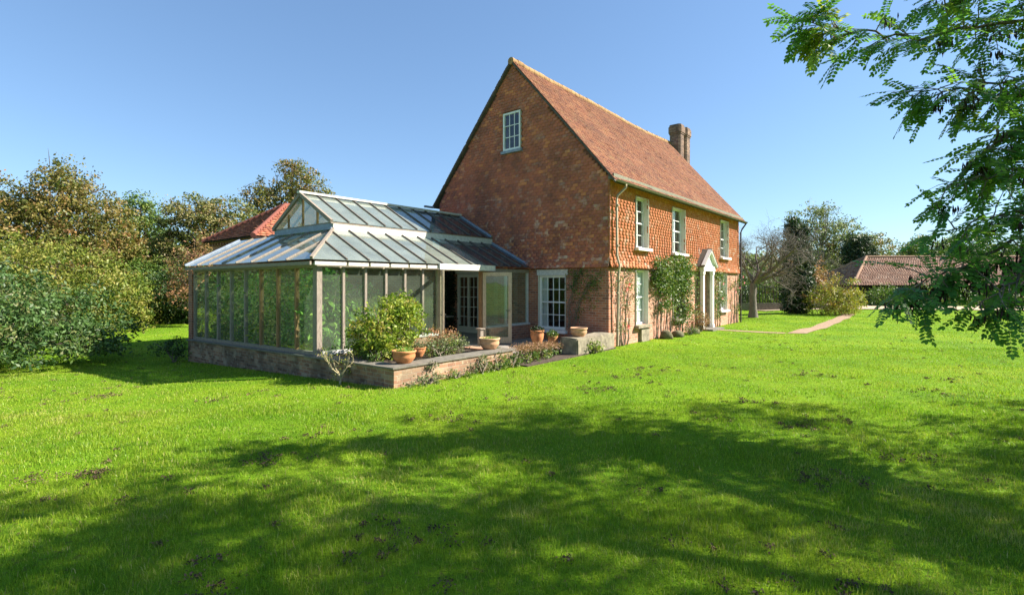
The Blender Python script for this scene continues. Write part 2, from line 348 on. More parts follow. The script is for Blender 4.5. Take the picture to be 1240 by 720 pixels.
cA = q.mix(q.ramp(n3, [(.3, c3(.55, .55, .55)), (.7, c3(0, 0, 0))]), cA, c3(.03, .065, .008))
cA = q.mix(q.ramp(n2, [(.57, c3(0, 0, 0)), (.68, c3(.75, .75, .75))]), cA, c3(.12, .08, .035))
M['lawn'] = q.done(q.bsdf(cA, .95, .1, n3, .8, .03))
tag(npmesh('ground', Vg, np.stack([b0, b0+nj, b0+nj+1, b0+1], 1), M['lawn'], smooth=True), kind='structure')

def footprint(x, y):                            # where no grass grows
    m = (x > -7.62) & (x < 14.5) & (y > .1) & (y < 16)
    m |= (x > -.02) & (x < 13) & (y > -.10) & (y < 1)
    m |= (x > -4.3) & (x < 0) & (y > -.32+.0*x) & (y < 3)
    m |= (x > 7.9) & (x < 24) & (y < -3.24-.12*np.sin((x-8)/16*np.pi)) & (y > -3.68-.12*np.sin((x-8)/16*np.pi))
    m |= (x > 7.82) & (x < 8.08) & (y > -3.1) & (y < 0)
    return m
GR = (-1, 0)
def grass_blades():
    Ps = []
    def zone(z0, z1, dens, xr=1.5):
        n = int(dens*(z1**2-z0**2)*xr); f = np.sqrt(rng.random(n)*(z1**2-z0**2)+z0**2); r = (rng.random(n)*2-1)*f*xr
        return f, r
    allV = []; allF = []; aR = []; aT = []; off = 0
    for z0, z1, dens, h, w in ((1.6, 4.6, 4600, .056, .0044), (4.6, 8, 2700, .052, .0058), (8, 15, 850, .045, .009), (15, 30, 190, .040, .018), (30, 40, 45, .05, .03)):
        f, r = zone(z0, z1, dens); x = CAMP.x+FW[0]*f+RT[0]*r; y = CAMP.y+FW[1]*f+RT[1]*r
        k = ~footprint(x, y); x, y = x[k], y[k]
        # uneven length and bald specks
        tuft = .5+.25*np.sin(x*3.1+1.3*np.sin(y*2.3))+.25*np.sin(y*3.7+1.7*np.sin(x*2.9+.5))
        bald = (np.sin(x*5.3+2*np.sin(y*1.7))+np.sin(y*4.9+2*np.sin(x*1.3+2))+.6*rng.normal(size=len(x))) > 1.7
        keep = ~bald | (rng.random(len(x)) < .22); x, y, tuft = x[keep], y[keep], tuft[keep]
        n = len(x); z = gz(x, y)-.004
        ang = rng.random(n)*2*np.pi; lean = rng.normal(0, .38, n); ca, sa = np.cos(ang), np.sin(ang)
        hh = h*(.45+.7*rng.random(n))*(.6+.6*tuft); ww = w*(.6+.7*rng.random(n))
        la = rng.random(n)*2*np.pi; lx, ly = np.cos(la)*lean*hh, np.sin(la)*lean*hh
        B = np.stack([x, y, z], 1); s = np.stack([ca, sa, 0*ca], 1)*ww[:, None]/2
        mid = B+np.stack([lx*.35, ly*.35, hh*.6], 1); tip = B+np.stack([lx*1.25, ly*1.25, hh], 1)
        V = np.stack([B-s, B+s, mid+s*.8, tip, mid-s*.8], 1).reshape(-1, 3)
        b = (np.arange(n)*5)[:, None]+off
        allF.append(np.concatenate([b+np.array([[0, 1, 2, 4]]), b+np.array([[4, 2, 3, 3]])], 0))
        allV.append(V); off += 5*n
        aR.append(np.repeat(rng.random(n), 5)); patch = .5+.16*np.sin(x*.7+np.sin(y*.6))*np.cos(y*.8)+.14*np.sin(x*2.9+2*np.sin(y*1.9))*np.sin(y*3.3+2*np.sin(x*1.3))+.12*np.sin(x*7.3+3*np.sin(y*2.7))*np.sin(y*6.1+1.5*np.sin(x*4))+.12*rng.normal(size=n)
        patch = np.where(rng.random(n) < .045, 1.0, np.clip(patch, 0, .9)); aT.append(np.repeat(patch, 5))
    V = np.concatenate(allV); F = np.concatenate(allF); quad = F[F[:, 2] != F[:, 3]]; 
    tri = F[F[:, 2] == F[:, 3]][:, :3]
    R = np.concatenate(aR); T = np.concatenate(aT)
    me = bpy.data.meshes.new('grass'); me.vertices.add(len(V)); me.vertices.foreach_set('co', V.astype(np.float32).ravel())
    idx = np.concatenate([quad.ravel(), tri.ravel()]).astype(np.int32); me.loops.add(len(idx)); me.loops.foreach_set('vertex_index', idx)
    ls = np.concatenate([np.arange(len(quad))*4, len(quad)*4+np.arange(len(tri))*3]).astype(np.int32)
    me.polygons.add(len(ls)); me.polygons.foreach_set('loop_start', ls)
    for a, v in (('rnd', R), ('tint', T)):
        at = me.attributes.new(a, 'FLOAT', 'POINT'); at.data.foreach_set('value', v.astype(np.float32))
    me.materials.append(M['grass']); me.update(calc_edges=True)
    tag(link(bpy.data.objects.new('grass', me)), 'short bright green lawn grass', 'grass', kind='stuff')
M['grass'] = leaf_mat('grass_blade', [c3(.12, .27, .014), c3(.215, .35, .020), c3(.33, .41, .034), c3(.48, .42, .16)], .55, .42, .45)
grass_blades()
# worm casts, twigs and fallen leaves
nc = 420; f = 2.7+rng.random(nc)**.75*16; r = (rng.random(nc)*2-1)*f*1.15
cf = 2.9+rng.random(26)*9; cr_ = (rng.random(26)*2-1)*cf*.9; ci = rng.integers(0, 26, 200); f[:200] = cf[ci]+rng.normal(0, .14, 200); r[:200] = cr_[ci]+rng.normal(0, .22, 200)
x = CAMP.x+FW[0]*f+RT[0]*r; y = CAMP.y+FW[1]*f+RT[1]*r; k = ~footprint(x, y); x, y = x[k], y[k]; m_n = 34
rad = np.repeat(.018+.045*rng.random(len(x))**2, m_n); x = np.repeat(x, m_n)+rng.normal(0, 1, len(rad))*rad; y = np.repeat(y, m_n)+rng.normal(0, 1, len(rad))*rad
P = np.stack([x, y, gz(x, y)+.006+.024*rng.random(len(x))], 1)
M['litter'] = leaf_mat('dead_leaf', [c3(.075, .045, .028), c3(.13, .08, .05), c3(.22, .14, .08)], .5, .05, .9)
o = leaves('leaf_litter', P, np.full(len(P), .022), M['litter'], None, np.tile([0, 0, 1.], (len(P), 1)), None, .6, .25)
tag(o, 'brown crumbs of dead leaf and worm cast scattered in the lawn', 'leaf litter', kind='stuff')

# paths and drive: sheets just above the lawn
def sheet(name, pts, mat, dz=.012, nseg=40):
    """pts: list of (left xy, right xy)"""
    V = []
    for a, b in pts:
        for t in (0, .5, 1):
            X = a[0]*(1-t)+b[0]*t; Y = a[1]*(1-t)+b[1]*t; V.append((X, Y, float(gz(X, Y))+dz))
    F = [(i*3+k, i*3+k+1, i*3+k+4, i*3+k+3) for i in range(len(pts)-1) for k in (0, 1)]
    return tag(npmesh(name, V, F, mat), kind='structure')
pp = []
for i in range(40):
    X = 7.9+i*.41; wig = .03*math.sin(i*.5); b = .12*math.sin((X-8)/16*math.pi)
    pp.append(((X, -3.15+wig-b), (X+.3, -3.75+.03*math.sin(i*.6)-b)))
sheet('path', pp, M['path'], .016)
sheet('door_path', [((7.75+.02*math.sin(i), -.6-i*.155), (8.15+.02*math.cos(i*1.3), -.6-i*.155)) for i in range(17)], M['path'], .014)
dr = []
for i in range(31):
    rr = 18+i*2.2; dr.append((site(rr, 36.0+.3*math.sin(i*.7)), site(rr, 41.5)))
sheet('gravel_drive', dr, M['gravel'], .05)

# ---------------------------------------------------------------- tiles
def tile_slabs(P0, U, Wv, Nn, holes=None, nu=1, gauge=.1, tw=.165, rows=1, inside=None, thick=.011, tilt=.018, flare=None, ulim=None, loose=True):
    """rows of overlapping plain tiles. P0 origin, U along course, Wv up the slope, Nn outward normal"""
    V = []; R1 = []; R2 = []
    P0 = np.array(P0, float); U = unit(np.array(U, float)); Wv = unit(np.array(Wv, float)); Nn = unit(np.array(Nn, float))
    for j in range(rows):
        off = (random.random()*tw if loose else (j % 2)*tw/2+random.uniform(-.012, .012)); wav = .006*math.sin(j*1.3)
        for i in range(-1, nu+2):
            u = i*tw+off; w = j*gauge
            if inside is not None and not inside(u+tw/2, w+gauge/2): continue
            j0 = random.uniform(-.003, .003); j1 = random.uniform(0, .006); t0 = tilt+random.uniform(-.0015, .0025)+(.010 if random.random() < .02 else 0)
            fl = flare(w) if flare else 0; fl2 = flare(w+gauge) if flare else 0
            sk = random.uniform(-.003, .003)
            c = []; ua, ub = u+.0005, u+tw-.0005
            if ulim:
                ua, ub = max(ua, ulim[0]), min(ub, ulim[1])
                if ub-ua < .02: continue
            for (uu, ww, nn) in ((ua, w+j0+sk, t0+fl), (ub, w+j0-sk, t0+fl+random.uniform(-.002, .002)), (ub, w+gauge*1.25, .008+fl2), (ua, w+gauge*1.25, .008+fl2)):
                for dn in (0, -thick): c.append(P0+U*uu+Wv*(ww+wav*0)+Nn*(nn+dn+j1*0))
            V += c; a = random.random(); b = random.random(); R1 += [a]*8; R2 += [b]*8
    n = len(V)//8; b = (np.arange(n)*8)[:, None]
    F = np.concatenate([b+np.array([[0, 2, 4, 6]]), b+np.array([[0, 1, 3, 2]]), b+np.array([[2, 3, 5, 4]]), b+np.array([[6, 7, 1, 0]])], 0)
    return V, F, R1, R2
def tiles(name, mat, parent, *a, **k):
    V, F, R1, R2 = tile_slabs(*a, **k); return npmesh(name, V, F, mat, parent, {'rnd': R1, 'rnd2': R2})

# ---------------------------------------------------------------- farmhouse
HL, HD, ZE, ZA, ZT = 13.0, 7.3, 5.08, 9.5, 2.38
house = thing('farmhouse', (0, 0, 0), 'tall red brick and tile hung farmhouse with steep clay roof and white sash windows', 'house')
FO = [(1.72, 3.05, 2.66, 4.70), (4.68, 3.02, 5.95, 4.70), (10.15, 3.08, 11.32, 4.76), (1.72, .55, 2.62, 2.33), (4.75, .6, 5.9, 2.33), (9.98, .7, 11.1, 2.33), (7.48, .05, 8.36, 2.32)]
GO = [(1.50, .42, 2.56, 2.16), (5.20, .02, 6.34, 2.26)]
def wall_boxes(mb, L0, L1, z0, z1, holes, f):
    us = sorted(set([L0, L1]+[h[i] for h in holes for i in (0, 2)])); zs = sorted(set([z0, z1]+[min(max(h[i], z0), z1) for h in holes for i in (1, 3)]))
    for a, b in zip(us[:-1], us[1:]):
        run = None
        for c, d in zip(zs[:-1], zs[1:]):
            m = ((a+b)/2, (c+d)/2)
            if any(h[0] < m[0] < h[2] and h[1] < m[1] < h[3] for h in holes): 
                if run: f(mb, a, run[0], b, run[1]); run = None
                continue
            run = (run[0], d) if run else (c, d)
        if run: f(mb, a, run[0], b, run[1])
fy = lambda m, a, c, b, d: m.box(a, 0, c, b, .3, d)
fx = lambda m, a, c, b, d: m.box(0, a, c, .3, b, d)
mb = MB(); wall_boxes(mb, .3, HL, -.7, ZT, FO, fy); mb.box(HL-.3, .3, -.7, HL, HD, ZE); mb.box(.3, HD-.3, -.7, HL-.3, HD, ZE)
w_ = mb.build('wall', M['brickfront'], house)
mb = MB(); wall_boxes(mb, 0, HD, -.7, ZT, GO, fx); mb.build('gable_wall', M['brick'], house)
mb = MB(); wall_boxes(mb, .3, HL, ZT, ZE-.02, FO, fy); wall_boxes(mb, 0, HD, ZT, ZE-.02, [], fx)
# triangle with attic window opening
aw = (3.28, 6.42, 4.04, 7.72); m_ = HD/2; sl_ = (ZA-ZE)/m_
zl = lambda y: ZE-.02+sl_*min(y, HD-y)-.05
for poly in ([(0, ZE-.02), (aw[0], ZE-.02), (aw[0], zl(aw[0]))], [(aw[2], ZE-.02), (HD, ZE-.02), (aw[2], zl(aw[2]))],
             [(aw[0], ZE-.02), (aw[2], ZE-.02), (aw[2], aw[1]), (aw[0], aw[1])], [(aw[0], aw[3]), (aw[2], aw[3]), (aw[2], zl(aw[2])), (m_, zl(m_)), (aw[0], zl(aw[0]))]):
    mb.prism([(0, y, z) for y, z in poly], (.3, 0, 0))
mb.prism([(HL-.3, 0, ZE-.02), (HL-.3, HD, ZE-.02), (HL-.3, m_, ZA-.1)], (.3, 0, 0))
mb.build('upper_wall', M['gable_backing'], house)
# tile hanging
inh = lambda H, m: (lambda u, w: not any(h[0]-m < u < h[2]+m and h[1]-.02 < w+ZT < h[3]+.03 for h in H))
flare = lambda w: .10*max(0, 1-w/.55)**2
f1 = inh(FO, .02)
tiles('tile_hanging', M['tile_front'], house, (0, 0, ZT), (1, 0, 0), (0, 0, 1), (0, -1, 0), nu=int(HL/.21), rows=27, tw=.21, ulim=(-.045, HL+.02), tilt=.013, thick=.008, inside=lambda u, w: f1(u, w), flare=flare)
def ing(u, w):
    y = u; z = w+ZT
    if z > ZE+sl_*max(-.3, min(y, HD-y))-.085 and z > ZE-.1: return False
    return not (aw[0]-.03 < y < aw[2]+.03 and aw[1]-.04 < z < aw[3]+.03)
tiles('tile_hanging', M['tile_gable'], house, (0, 0, ZT), (0, 1, 0), (0, 0, 1), (-1, 0, 0), thick=.026, tilt=.036, loose=False, nu=int(HD/.19)+1, rows=72, tw=.19, ulim=(-.045, HD+.02), inside=ing, flare=flare)
# roof
ov = .30; zev = ZE-ov*sl_*.85+.12; rl = math.hypot(m_+ov, ZA-zev); wv = (0, m_+ov, ZA-zev)
x0, x1 = -.14, HL+.16; nu = int((x1-x0)/.165)+1
def sag(V):
    V = np.array(V); t = np.clip(V[:, 0]/HL, 0, 1); hgt = np.clip((V[:, 2]-5)/4.5, 0, 1)
    V[:, 2] -= hgt*(.10*np.sin(t*math.pi)+.03*np.sin(t*9+1)); V[:, 2] += .018*np.sin(V[:, 0]*1.7+V[:, 2])*(1-hgt*.5); return V
for nm, org, w, nn in (('roof', (x0, -ov, zev), wv, (0, -(ZA-zev), m_+ov)), ('roof', (x0, HD+ov, zev), (0, -wv[1], wv[2]), (0, (ZA-zev), m_+ov))):
    V, F, R1, R2 = tile_slabs(org, (1, 0, 0), w, nn, nu=nu, rows=int(rl/.1), tilt=.022, ulim=(0, x1-x0))
    npmesh(nm, sag(V), F, M['tile_roof'], house, {'rnd': R1, 'rnd2': R2})
mb = MB()
for s_, yb in ((1, -ov+.02), (-1, HD+ov-.02)):
    n_ = 12
    for i in range(n_):
        a = x0+.03+(x1-x0-.06)*i/n_; b = x0+.03+(x1-x0-.06)*(i+1)/n_
        sz = lambda xx: .10*math.sin(min(max(xx/HL, 0), 1)*math.pi)+.03*math.sin(min(max(xx/HL, 0), 1)*9+1)
        mb.prism([(a, yb, zev-.03), (b, yb, zev-.03), (b, m_, ZA-.05-sz(b)), (a, m_, ZA-.05-sz(a))], (0, 0, -.05))
mb.build('roof_boarding', M['verge'], house)
mb = MB(); i = 0; xx = x0
while xx < x1:
    t = min(max(xx/HL, 0), 1); zz = ZA+.03-(.10*math.sin(t*math.pi)+.03*math.sin(t*9+1))+random.uniform(-.012, .012)
    mb.tube([(xx, m_, zz-.06), (xx+.31, m_, zz-.065)], [.125, .118], 10); xx += .3
mb.build('ridge_tiles', M['ridge'], house)
# eaves: soffit board, gutter, brackets
mb = MB(); mb.box(-.05, -.16, ZE-.12, HL+.05, -.01, ZE-.02); mb.box(-.05, -.20, ZE-.06, HL+.05, -.155, ZE+.04); mb.build('eaves_board', M['gutter'], house)
mb = MB()
g = [(-.0, .0), (-.045, -.05), (-.085, -.05), (-.125, 0), (-.118, .004), (-.082, -.04), (-.048, -.04), (-.008, .004)]
V = []; 
for X in (-.2, HL+.18): V += [(X, -ov+.02+a, zev+.0+b) for a, b in g]
n_ = len(g); mb.add(V, [tuple(range(n_)), tuple(range(2*n_-1, n_-1, -1))]+[(i, i+n_, (i+1) % n_+n_, (i+1) % n_) for i in range(n_)])
mb.build('gutter', M['gutter'], house)
gyy = -ov-.04
d1 = MB().tube([(.42, gyy, zev-.05), (.42, gyy, zev-.14), (.30, -.12, zev-.38), (.28, -.11, zev-.5), (.28, -.12, ZT+.35), (.30, -.20, ZT+.05), (.30, -.16, ZT-.2), (.30, -.13, .05)], .038, 10)
for zz in (4.2, 3.0, 1.6, .5): d1.tube([(.29, -.13, zz), (.29, -.13, zz+.05)], .055, 10)
d1.build('downpipe', M['pipe'], house)['label'] = 'tan downpipe at the near corner'
d2 = MB().tube([(HL+.1, gyy, zev-.05), (HL+.08, -.14, zev-.35), (HL-.03, -.12, zev-.5), (HL-.03, -.12, 0)], .036, 8); d2.build('downpipe', M['pipe_dark'], house)['label'] = 'dark downpipe at the far corner'
mb = MB().beam((-.12, HD+ov-.02, zev-.05), (-.55, HD+ov-.02, zev-.05), .09, .07); mb.build('gutter_end', M['lead'], house)
# verge
for X, wd in ((-.07, .14), (HL+.10, .12)):
    mb = MB(); mb.prism([(X-wd/2, -ov, zev-.08), (X-wd/2, m_, ZA-.10), (X-wd/2, m_, ZA-.03), (X-wd/2, -ov, zev-.01)], (wd, 0, 0))
    mb.prism([(X-wd/2, HD+ov, zev-.08), (X-wd/2, m_, ZA-.10), (X-wd/2, m_, ZA-.03), (X-wd/2, HD+ov, zev-.01)], (wd, 0, 0))
    mb.build('verge', M['verge'], house)
# chimney: two ribbed shafts on the far gable
mb = MB(); mb.box(HL+.02, 2.7, -.3, HL+1.5, 4.1, 7.6)
for cx_, cy_ in ((13.62, 3.35), (14.45, 3.32)):
    oct_ = lambda r: [(cx_+r*a, cy_+r*b*.95) for a, b in ((-1, -.7), (-.7, -1), (.7, -1), (1, -.7), (1, .7), (.7, 1), (-.7, 1), (-1, .7))]
    for z0, z1, r in ((7.55, 9.95, .32), (9.95, 10.03, .35), (10.03, 10.36, .38), (10.36, 10.46, .34)):
        mb.prism([(a, b, z0) for a, b in oct_(r)], (0, 0, z1-z0))
mb.build('chimney', brick('soot_brick', [c3(.12, .08, .06), c3(.22, .13, .09), c3(.32, .21, .14)], c3(.32, .27, .21), c3(.06, .05, .045), .5), house)

def window(plane, h, cols, rows, rec, sillmat='white', fr=.055, frame='white', curtain=None, lintel=None, mid=True, glassm='glass', sill=True):
    a0, z0, a1, z1 = h
    def B(m, a, c, b, d, n0, n1):
        if plane == 'y': m.box(a, n0, c, b, n1, d)
        else: m.box(n0, a, c, n1, b, d)
    m = MB(); D = rec; e = .004
    B(m, a0+e, z0+e, a0+fr, z1-e, D-.02, D+.06); B(m, a1-fr, z0+e, a1-e, z1-e, D-.02, D+.06)
    B(m, a0+fr, z1-fr, a1-fr, z1-e, D-.017, D+.06); B(m, a0+fr, z0+e, a1-fr, z0+fr*1.3, D-.017, D+.06)
    ia, ib, iz0, iz1 = a0+fr, a1-fr, z0+fr*1.3, z1-fr
    zm = (iz0+iz1)/2 if mid else None
    if mid: B(m, ia, zm-.022, ib, zm+.022, D-.012, D+.045)
    segs = [(iz0, zm-.022), (zm+.022, iz1)] if mid else [(iz0, iz1)]
    for s0, s1 in segs:
        for k in range(1, rows): zz = s0+(s1-s0)*k/rows; B(m, ia, zz-.011, ib, zz+.011, D-.002, D+.03)
        for k in range(1, cols): aa = ia+(ib-ia)*k/cols; B(m, aa-.011, s0, aa+.011, s1, D+.001, D+.027)
    w = m.build('window', M[frame], house)
    p = MB(); B(p, ia-.005, iz0-.005, ib+.005, iz1+.005, D+.013, D+.017); p.build('pane', M[glassm], w)
    if sill:
        s = MB(); B(s, a0-.06, z0-.09, a1+.06, z0-.001, -.16 if plane == 'y' else -.14, D+.05); s.build('sill', M[sillmat], w)
    if curtain and plane == 'x':
        c = MB(); B(c, a1-(a1-a0)*curtain, z0+.05, a1-.02, z1-.02, D+.10, D+.11); c.build('curtain', M['curtain'], w)
    elif curtain:
        c = MB(); B(c, a0+.02, z0+.05, a0+(a1-a0)*curtain, z1-.02, D+.03, D+.036); c.build('curtain', M['curtain'], w)
    # pale painted reveal lining
    rv = MB(); B(rv, a1-.012, z0+.001, a1+.002, z1-.001, -.045, D-.022); B(rv, a0-.002, z0+.001, a0+.012, z1-.001, -.045, D-.022); B(rv, a0+.013, z1-.012, a1-.013, z1+.002, -.045, D-.022)
    rv.build('reveal', M['cream'], w)
    return w
for h in FO[:3]: window('y', h, 2, 2, .15, curtain=.6)
window('y', FO[3], 2, 2, .13, 'stone', frame='white', curtain=.9); window('y', FO[4], 3, 2, .13, 'stone'); window('y', FO[5], 2, 2, .12, 'white', curtain=.8)
window('x', GO[0], 4, 2, .06, 'white', curtain=.26, fr=.075)
window('x', aw, 3, 3, -.06, 'lead', fr=.06, mid=False)
MB().box(-.035, 1.42, 2.165, .02, 2.62, 2.345).build('lintel', M['old_white'], house)
# French door inside the conservatory
m = MB(); yy0, yy1 = 5.20, 6.34
for a, b in ((yy0+.004, yy0+.11), (yy1-.11, yy1-.004), (5.73, 5.81)): m.box(-.03, a, .03, .06, b, 2.25)
m.box(-.028, yy0+.11, 2.12, .058, yy1-.11, 2.25); m.box(-.028, yy0+.11, .03, .058, yy1-.11, .32)
for (a, b) in ((yy0+.11, 5.73), (5.81, yy1-.11)):
    for k in range(1, 5): z = .32+1.8*k/5; m.box(0, a, z-.012, .035, b, z+.012)
    m.box(.003, (a+b)/2-.012, .32, .032, (a+b)/2+.012, 2.12)
fd = m.build('french_door', M['cream'], house); MB().box(.015, yy0+.1, .3, .019, yy1-.1, 2.13).build('pane', M['glass'], fd)
MB().box(-.05, 5.1, 2.262, .02, 6.44, 2.5).build('door_lintel', M['old_white'], house)
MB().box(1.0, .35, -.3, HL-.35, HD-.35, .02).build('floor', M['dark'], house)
# front porch
PX0, PX1, PY = 7.28, 8.56, -.26
m = MB(); m.box(PX0, PY+.121, 0, PX0+.12, -.005, 2.42); m.box(PX1-.12, PY+.121, 0, PX1, -.005, 2.42); m.box(PX0-.02, PY+.145, 2.40, PX1+.02, -.004, 2.6)
porch = m.build('porch', M['stone'], house)
m = MB()
for a in (PX0-.01, PX1-.15): m.box(a, PY, .0, a+.16, PY+.12, 2.40); m.box(a-.02, PY-.02, 0, a+.18, PY+.118, .18); m.box(a-.02, PY-.02, 2.26, a+.18, PY+.118, 2.401)
m.box(PX0-.05, PY-.04, 2.402, PX1+.05, PY+.14, 2.60)
cx_ = (PX0+PX1)/2
m.prism([(PX0-.1, PY+.0, 2.602), (PX1+.1, PY+.0, 2.602), (cx_, PY+.0, 3.20)], (0, .1, 0))
for s_ in (-1, 1): m.beam((cx_+s_*(PX1-cx_+.16), PY-.05, 2.60), (cx_, PY-.05, 3.27), .14, .09)
m.build('pilasters', M['white'], porch)
m = MB()
for s_ in (-1, 1):
    a = (cx_+s_*(PX1-cx_+.2), 2.60); m.prism([(a[0], PY-.13, a[1]), (cx_, PY-.13, 3.33), (cx_, PY-.13, 3.28), (a[0], PY-.13, 2.55)], (0, -PY+.12, 0))
m.build('porch_roof', M['stonecap'], porch)
m = MB(); m.box(7.49, .08, .06, 8.35, .13, 2.31)
for a, b, c, d in ((7.57, .25, 7.87, .9), (7.97, .25, 8.27, .9), (7.57, 1.05, 7.87, 2.1), (7.97, 1.05, 8.27, 2.1)): m.box(a, .065, b, d and c, .082, d)
door = m.build('front_door', M['cream'], house); MB().tube([(8.3, .07, 1.0), (8.3, .02, 1.0)], .03, 10).build('handle', M['iron'], door)
MB().box(7.2, PY-.4, -.05, 8.65, -.005, .07).build('doorstep', M['stonecap'], house)
# brick plinth and limewashed corner
MB().box(2.0, -.10, -.2, 2.6, -.002, .43).build('window_block', M['stone'], house)

# ---------------------------------------------------------------- annex behind the conservatory
AX0, AX1, AY0, AY1, AZE, AZR = -5.5, 0.0, 10.5, 14.4, 3.45, 4.98
annex = thing('brick_outbuilding', (AX0, AY0, -.6), 'low brick outbuilding with bright red hipped tile roof behind the glasshouse', 'outbuilding')
mb = MB(); mb.box(AX0, AY0, -.7, AX0+.3, AY1, AZE); mb.box(AX0+.3, AY0, -.7, AX1, AY0+.3, AZE); mb.box(AX0+.3, AY1-.3, -.7, AX1, AY1, AZE)
mb.box(-7.5, 10.5, -.7, AX0-.003, 10.8, 2.3); mb.build('wall', M['brick'], annex)
mb = MB(); mb.box(AX0-.10, AY0-.10, AZE-.01, AX1, AY1+.10, AZE+.06)
k = AY0
while k < AY1: mb.box(AX0-.09, k, AZE-.10, AX0-.002, k+.11, AZE-.012); k += .26
k = AX0
while k < AX1: mb.box(k, AY0-.09, AZE-.10, k+.11, AY0-.002, AZE-.012); k += .26
mb.build('cornice', M['brick'], annex)
ovr = .25; ym = (AY0+AY1)/2; run = ym-AY0+ovr; rise = AZR-AZE-.0; ze = AZE+.05; xr = AX0-ovr+run
sl2 = math.hypot(run, AZR-ze)
tiles('roof', M['tile_annex'], annex, (AX0-ovr, AY1+ovr, ze), (0, -1, 0), (run, 0, AZR-ze), (-(AZR-ze), 0, run), nu=int(2*run/.2)+1, rows=int(sl2/.14)+1, tilt=.045, tw=.2, gauge=.14,
      inside=lambda u, w: w/sl2*run-.06 < u < 2*run-w/sl2*run+.06 and w < sl2)
tiles('roof', M['tile_annex'], annex, (AX0-ovr, AY0-ovr, ze), (1, 0, 0), (0, run, AZR-ze), (0, -(AZR-ze), run), nu=int((AX1-AX0+ovr)/.2)+1, rows=int(sl2/.14)+1, tilt=.045, tw=.2, gauge=.14,
      inside=lambda u, w: w/sl2*run-.06 < u < AX1-AX0+ovr and w < sl2)
mb = MB(); mb.add([(AX0-ovr+.02, AY0-ovr+.02, ze-.02), (AX1, AY0-ovr+.02, ze-.02), (AX1, ym, AZR-.03), (xr, ym, AZR-.03), (AX0-ovr+.02, AY1+ovr-.02, ze-.02), (AX1, AY1+ovr-.02, ze-.02)],
                   [(0, 1, 2, 3), (0, 3, 4), (3, 2, 5, 4), (0, 4, 5, 1)]); mb.build('roof_boarding', M['verge'], annex)
mb = MB()
for A, B in (((AX0-ovr, AY0-ovr, ze), (xr, ym, AZR)), ((AX0-ovr, AY1+ovr, ze), (xr, ym, AZR)), ((xr, ym, AZR), (AX1, ym, AZR))):
    A = Vector(A); B = Vector(B); n_ = int((B-A).length/.24)
    for i in range(n_): mb.tube([A.lerp(B, i/n_)+Vector((0, 0, .02)), A.lerp(B, (i+1)/n_)+Vector((0, 0, .05))], [.10, .075], 8)
mb.build('ridge_tiles', M['tile_annex'], annex)

# ---------------------------------------------------------------- terrace walls
def ztop(y): return .373-.02*(max(y, .17)-.17)
tw_ = thing('terrace_wall', (-7.6, .17, 0), 'low stained brick retaining wall running round the glasshouse and its flower bed', 'wall')
mb = MB(); N_ = 20
for i in range(N_):
    a = .47+(10.45-.47)*i/N_; b = .47+(10.45-.47)*(i+1)/N_
    v = [(-7.62, a, -.8), (-7.62, b, -.8), (-7.32, b, -.8), (-7.32, a, -.8), (-7.62, a, ztop(a)-.03), (-7.62, b, ztop(b)-.03), (-7.32, b, ztop(b)-.03), (-7.32, a, ztop(a)-.03)]
    mb.add(v, [(0, 1, 5, 4), (2, 3, 7, 6), (4, 5, 6, 7)])
mb.build('side_wall', M['oldbrick'], tw_)
mb = MB(); mb.box(-7.62, .17, -.4, -4.24, .47, .343); mb.box(-4.54, .47, -.4, -4.24, 1.5, .343); mb.build('front_wall', M['terracebrick'], tw_)
mb = MB()
v = []
for y in (.14, 10.5): v += [(-7.66, y, ztop(y)-.03), (-7.28, y, ztop(y)-.03), (-7.28, y, ztop(y)+.004), (-7.66, y, ztop(y)+.004)]
mb.add(v, [(0, 1, 2, 3), (7, 6, 5, 4), (0, 4, 5, 1), (1, 5, 6, 2), (2, 6, 7, 3), (3, 7, 4, 0)])
x_ = -7.28
while x_ < -4.3:
    w__ = random.uniform(.42, .6); mb.box(x_+.004, .14, .343, min(x_+w__, -4.2), .60+random.uniform(-.03, .03), .372+random.uniform(-.003, .003)); x_ += w__
mb.build('coping', M['stonecap'], tw_)
mb = MB(); mb.box(-7.3, .85, -.3, -4.3, 2.98, .30); o = mb.build('flower_bed', M['soil']); tag(o, kind='structure')
mb = MB(); mb.box(-4.24, 1.2, -.3, -.01, 10.3, .10); mb.box(-7.3, 3.02, -.3, -4.25, 10.3, .09); tag(mb.build('terrace', M['paving']), kind='structure')
mb = MB(); mb.box(-4.22, -.25, -.3, -.02, 1.19, .03); tag(mb.build('border_soil', M['soil']), kind='structure')
mb = MB(); mb.box(-2.05, -.22, -.2, -.03, .34, .46); o = mb.build('low_stone_wall', M['stone'])
import bmesh
bm = bmesh.new(); bm.from_mesh(o.data); bmesh.ops.bevel(bm, geom=bm.edges[:], offset=.03, segments=2, affect='EDGES')
bmesh.ops.subdivide_edges(bm, edges=bm.edges[:], cuts=3, use_grid_fill=True)
for v in bm.verts:
    v.co += Vector((math.sin(v.co.x*9+v.co.z*7), math.sin(v.co.x*7+2), math.sin(v.co.x*6+v.co.y*9)))*.010
bm.to_mesh(o.data); bm.free(); tag(o, 'short lichened stone wall running from the house corner with a clay bowl on top', 'wall')

# ---------------------------------------------------------------- conservatory
gh = thing('conservatory', (-7.5, 3.0, 0), 'large timber glasshouse with weathered posts, glass walls and raised lantern roof', 'conservatory')
GX0, GY0, GY1, GZ = -7.5, 3.0, 10.25, 2.30
EX, EY, EZ = -7.75, 2.83, 2.42
LX, LY0, LY1, LZ0, LZ1, LR = -6.15, 4.62, 7.75, 3.30, 3.50, 4.38
LYM = (LY0+LY1)/2
def part(mb, name, mat, label=None):
    o = mb.build(name, M[mat], gh)
    if label: o['label'] = label
    return o
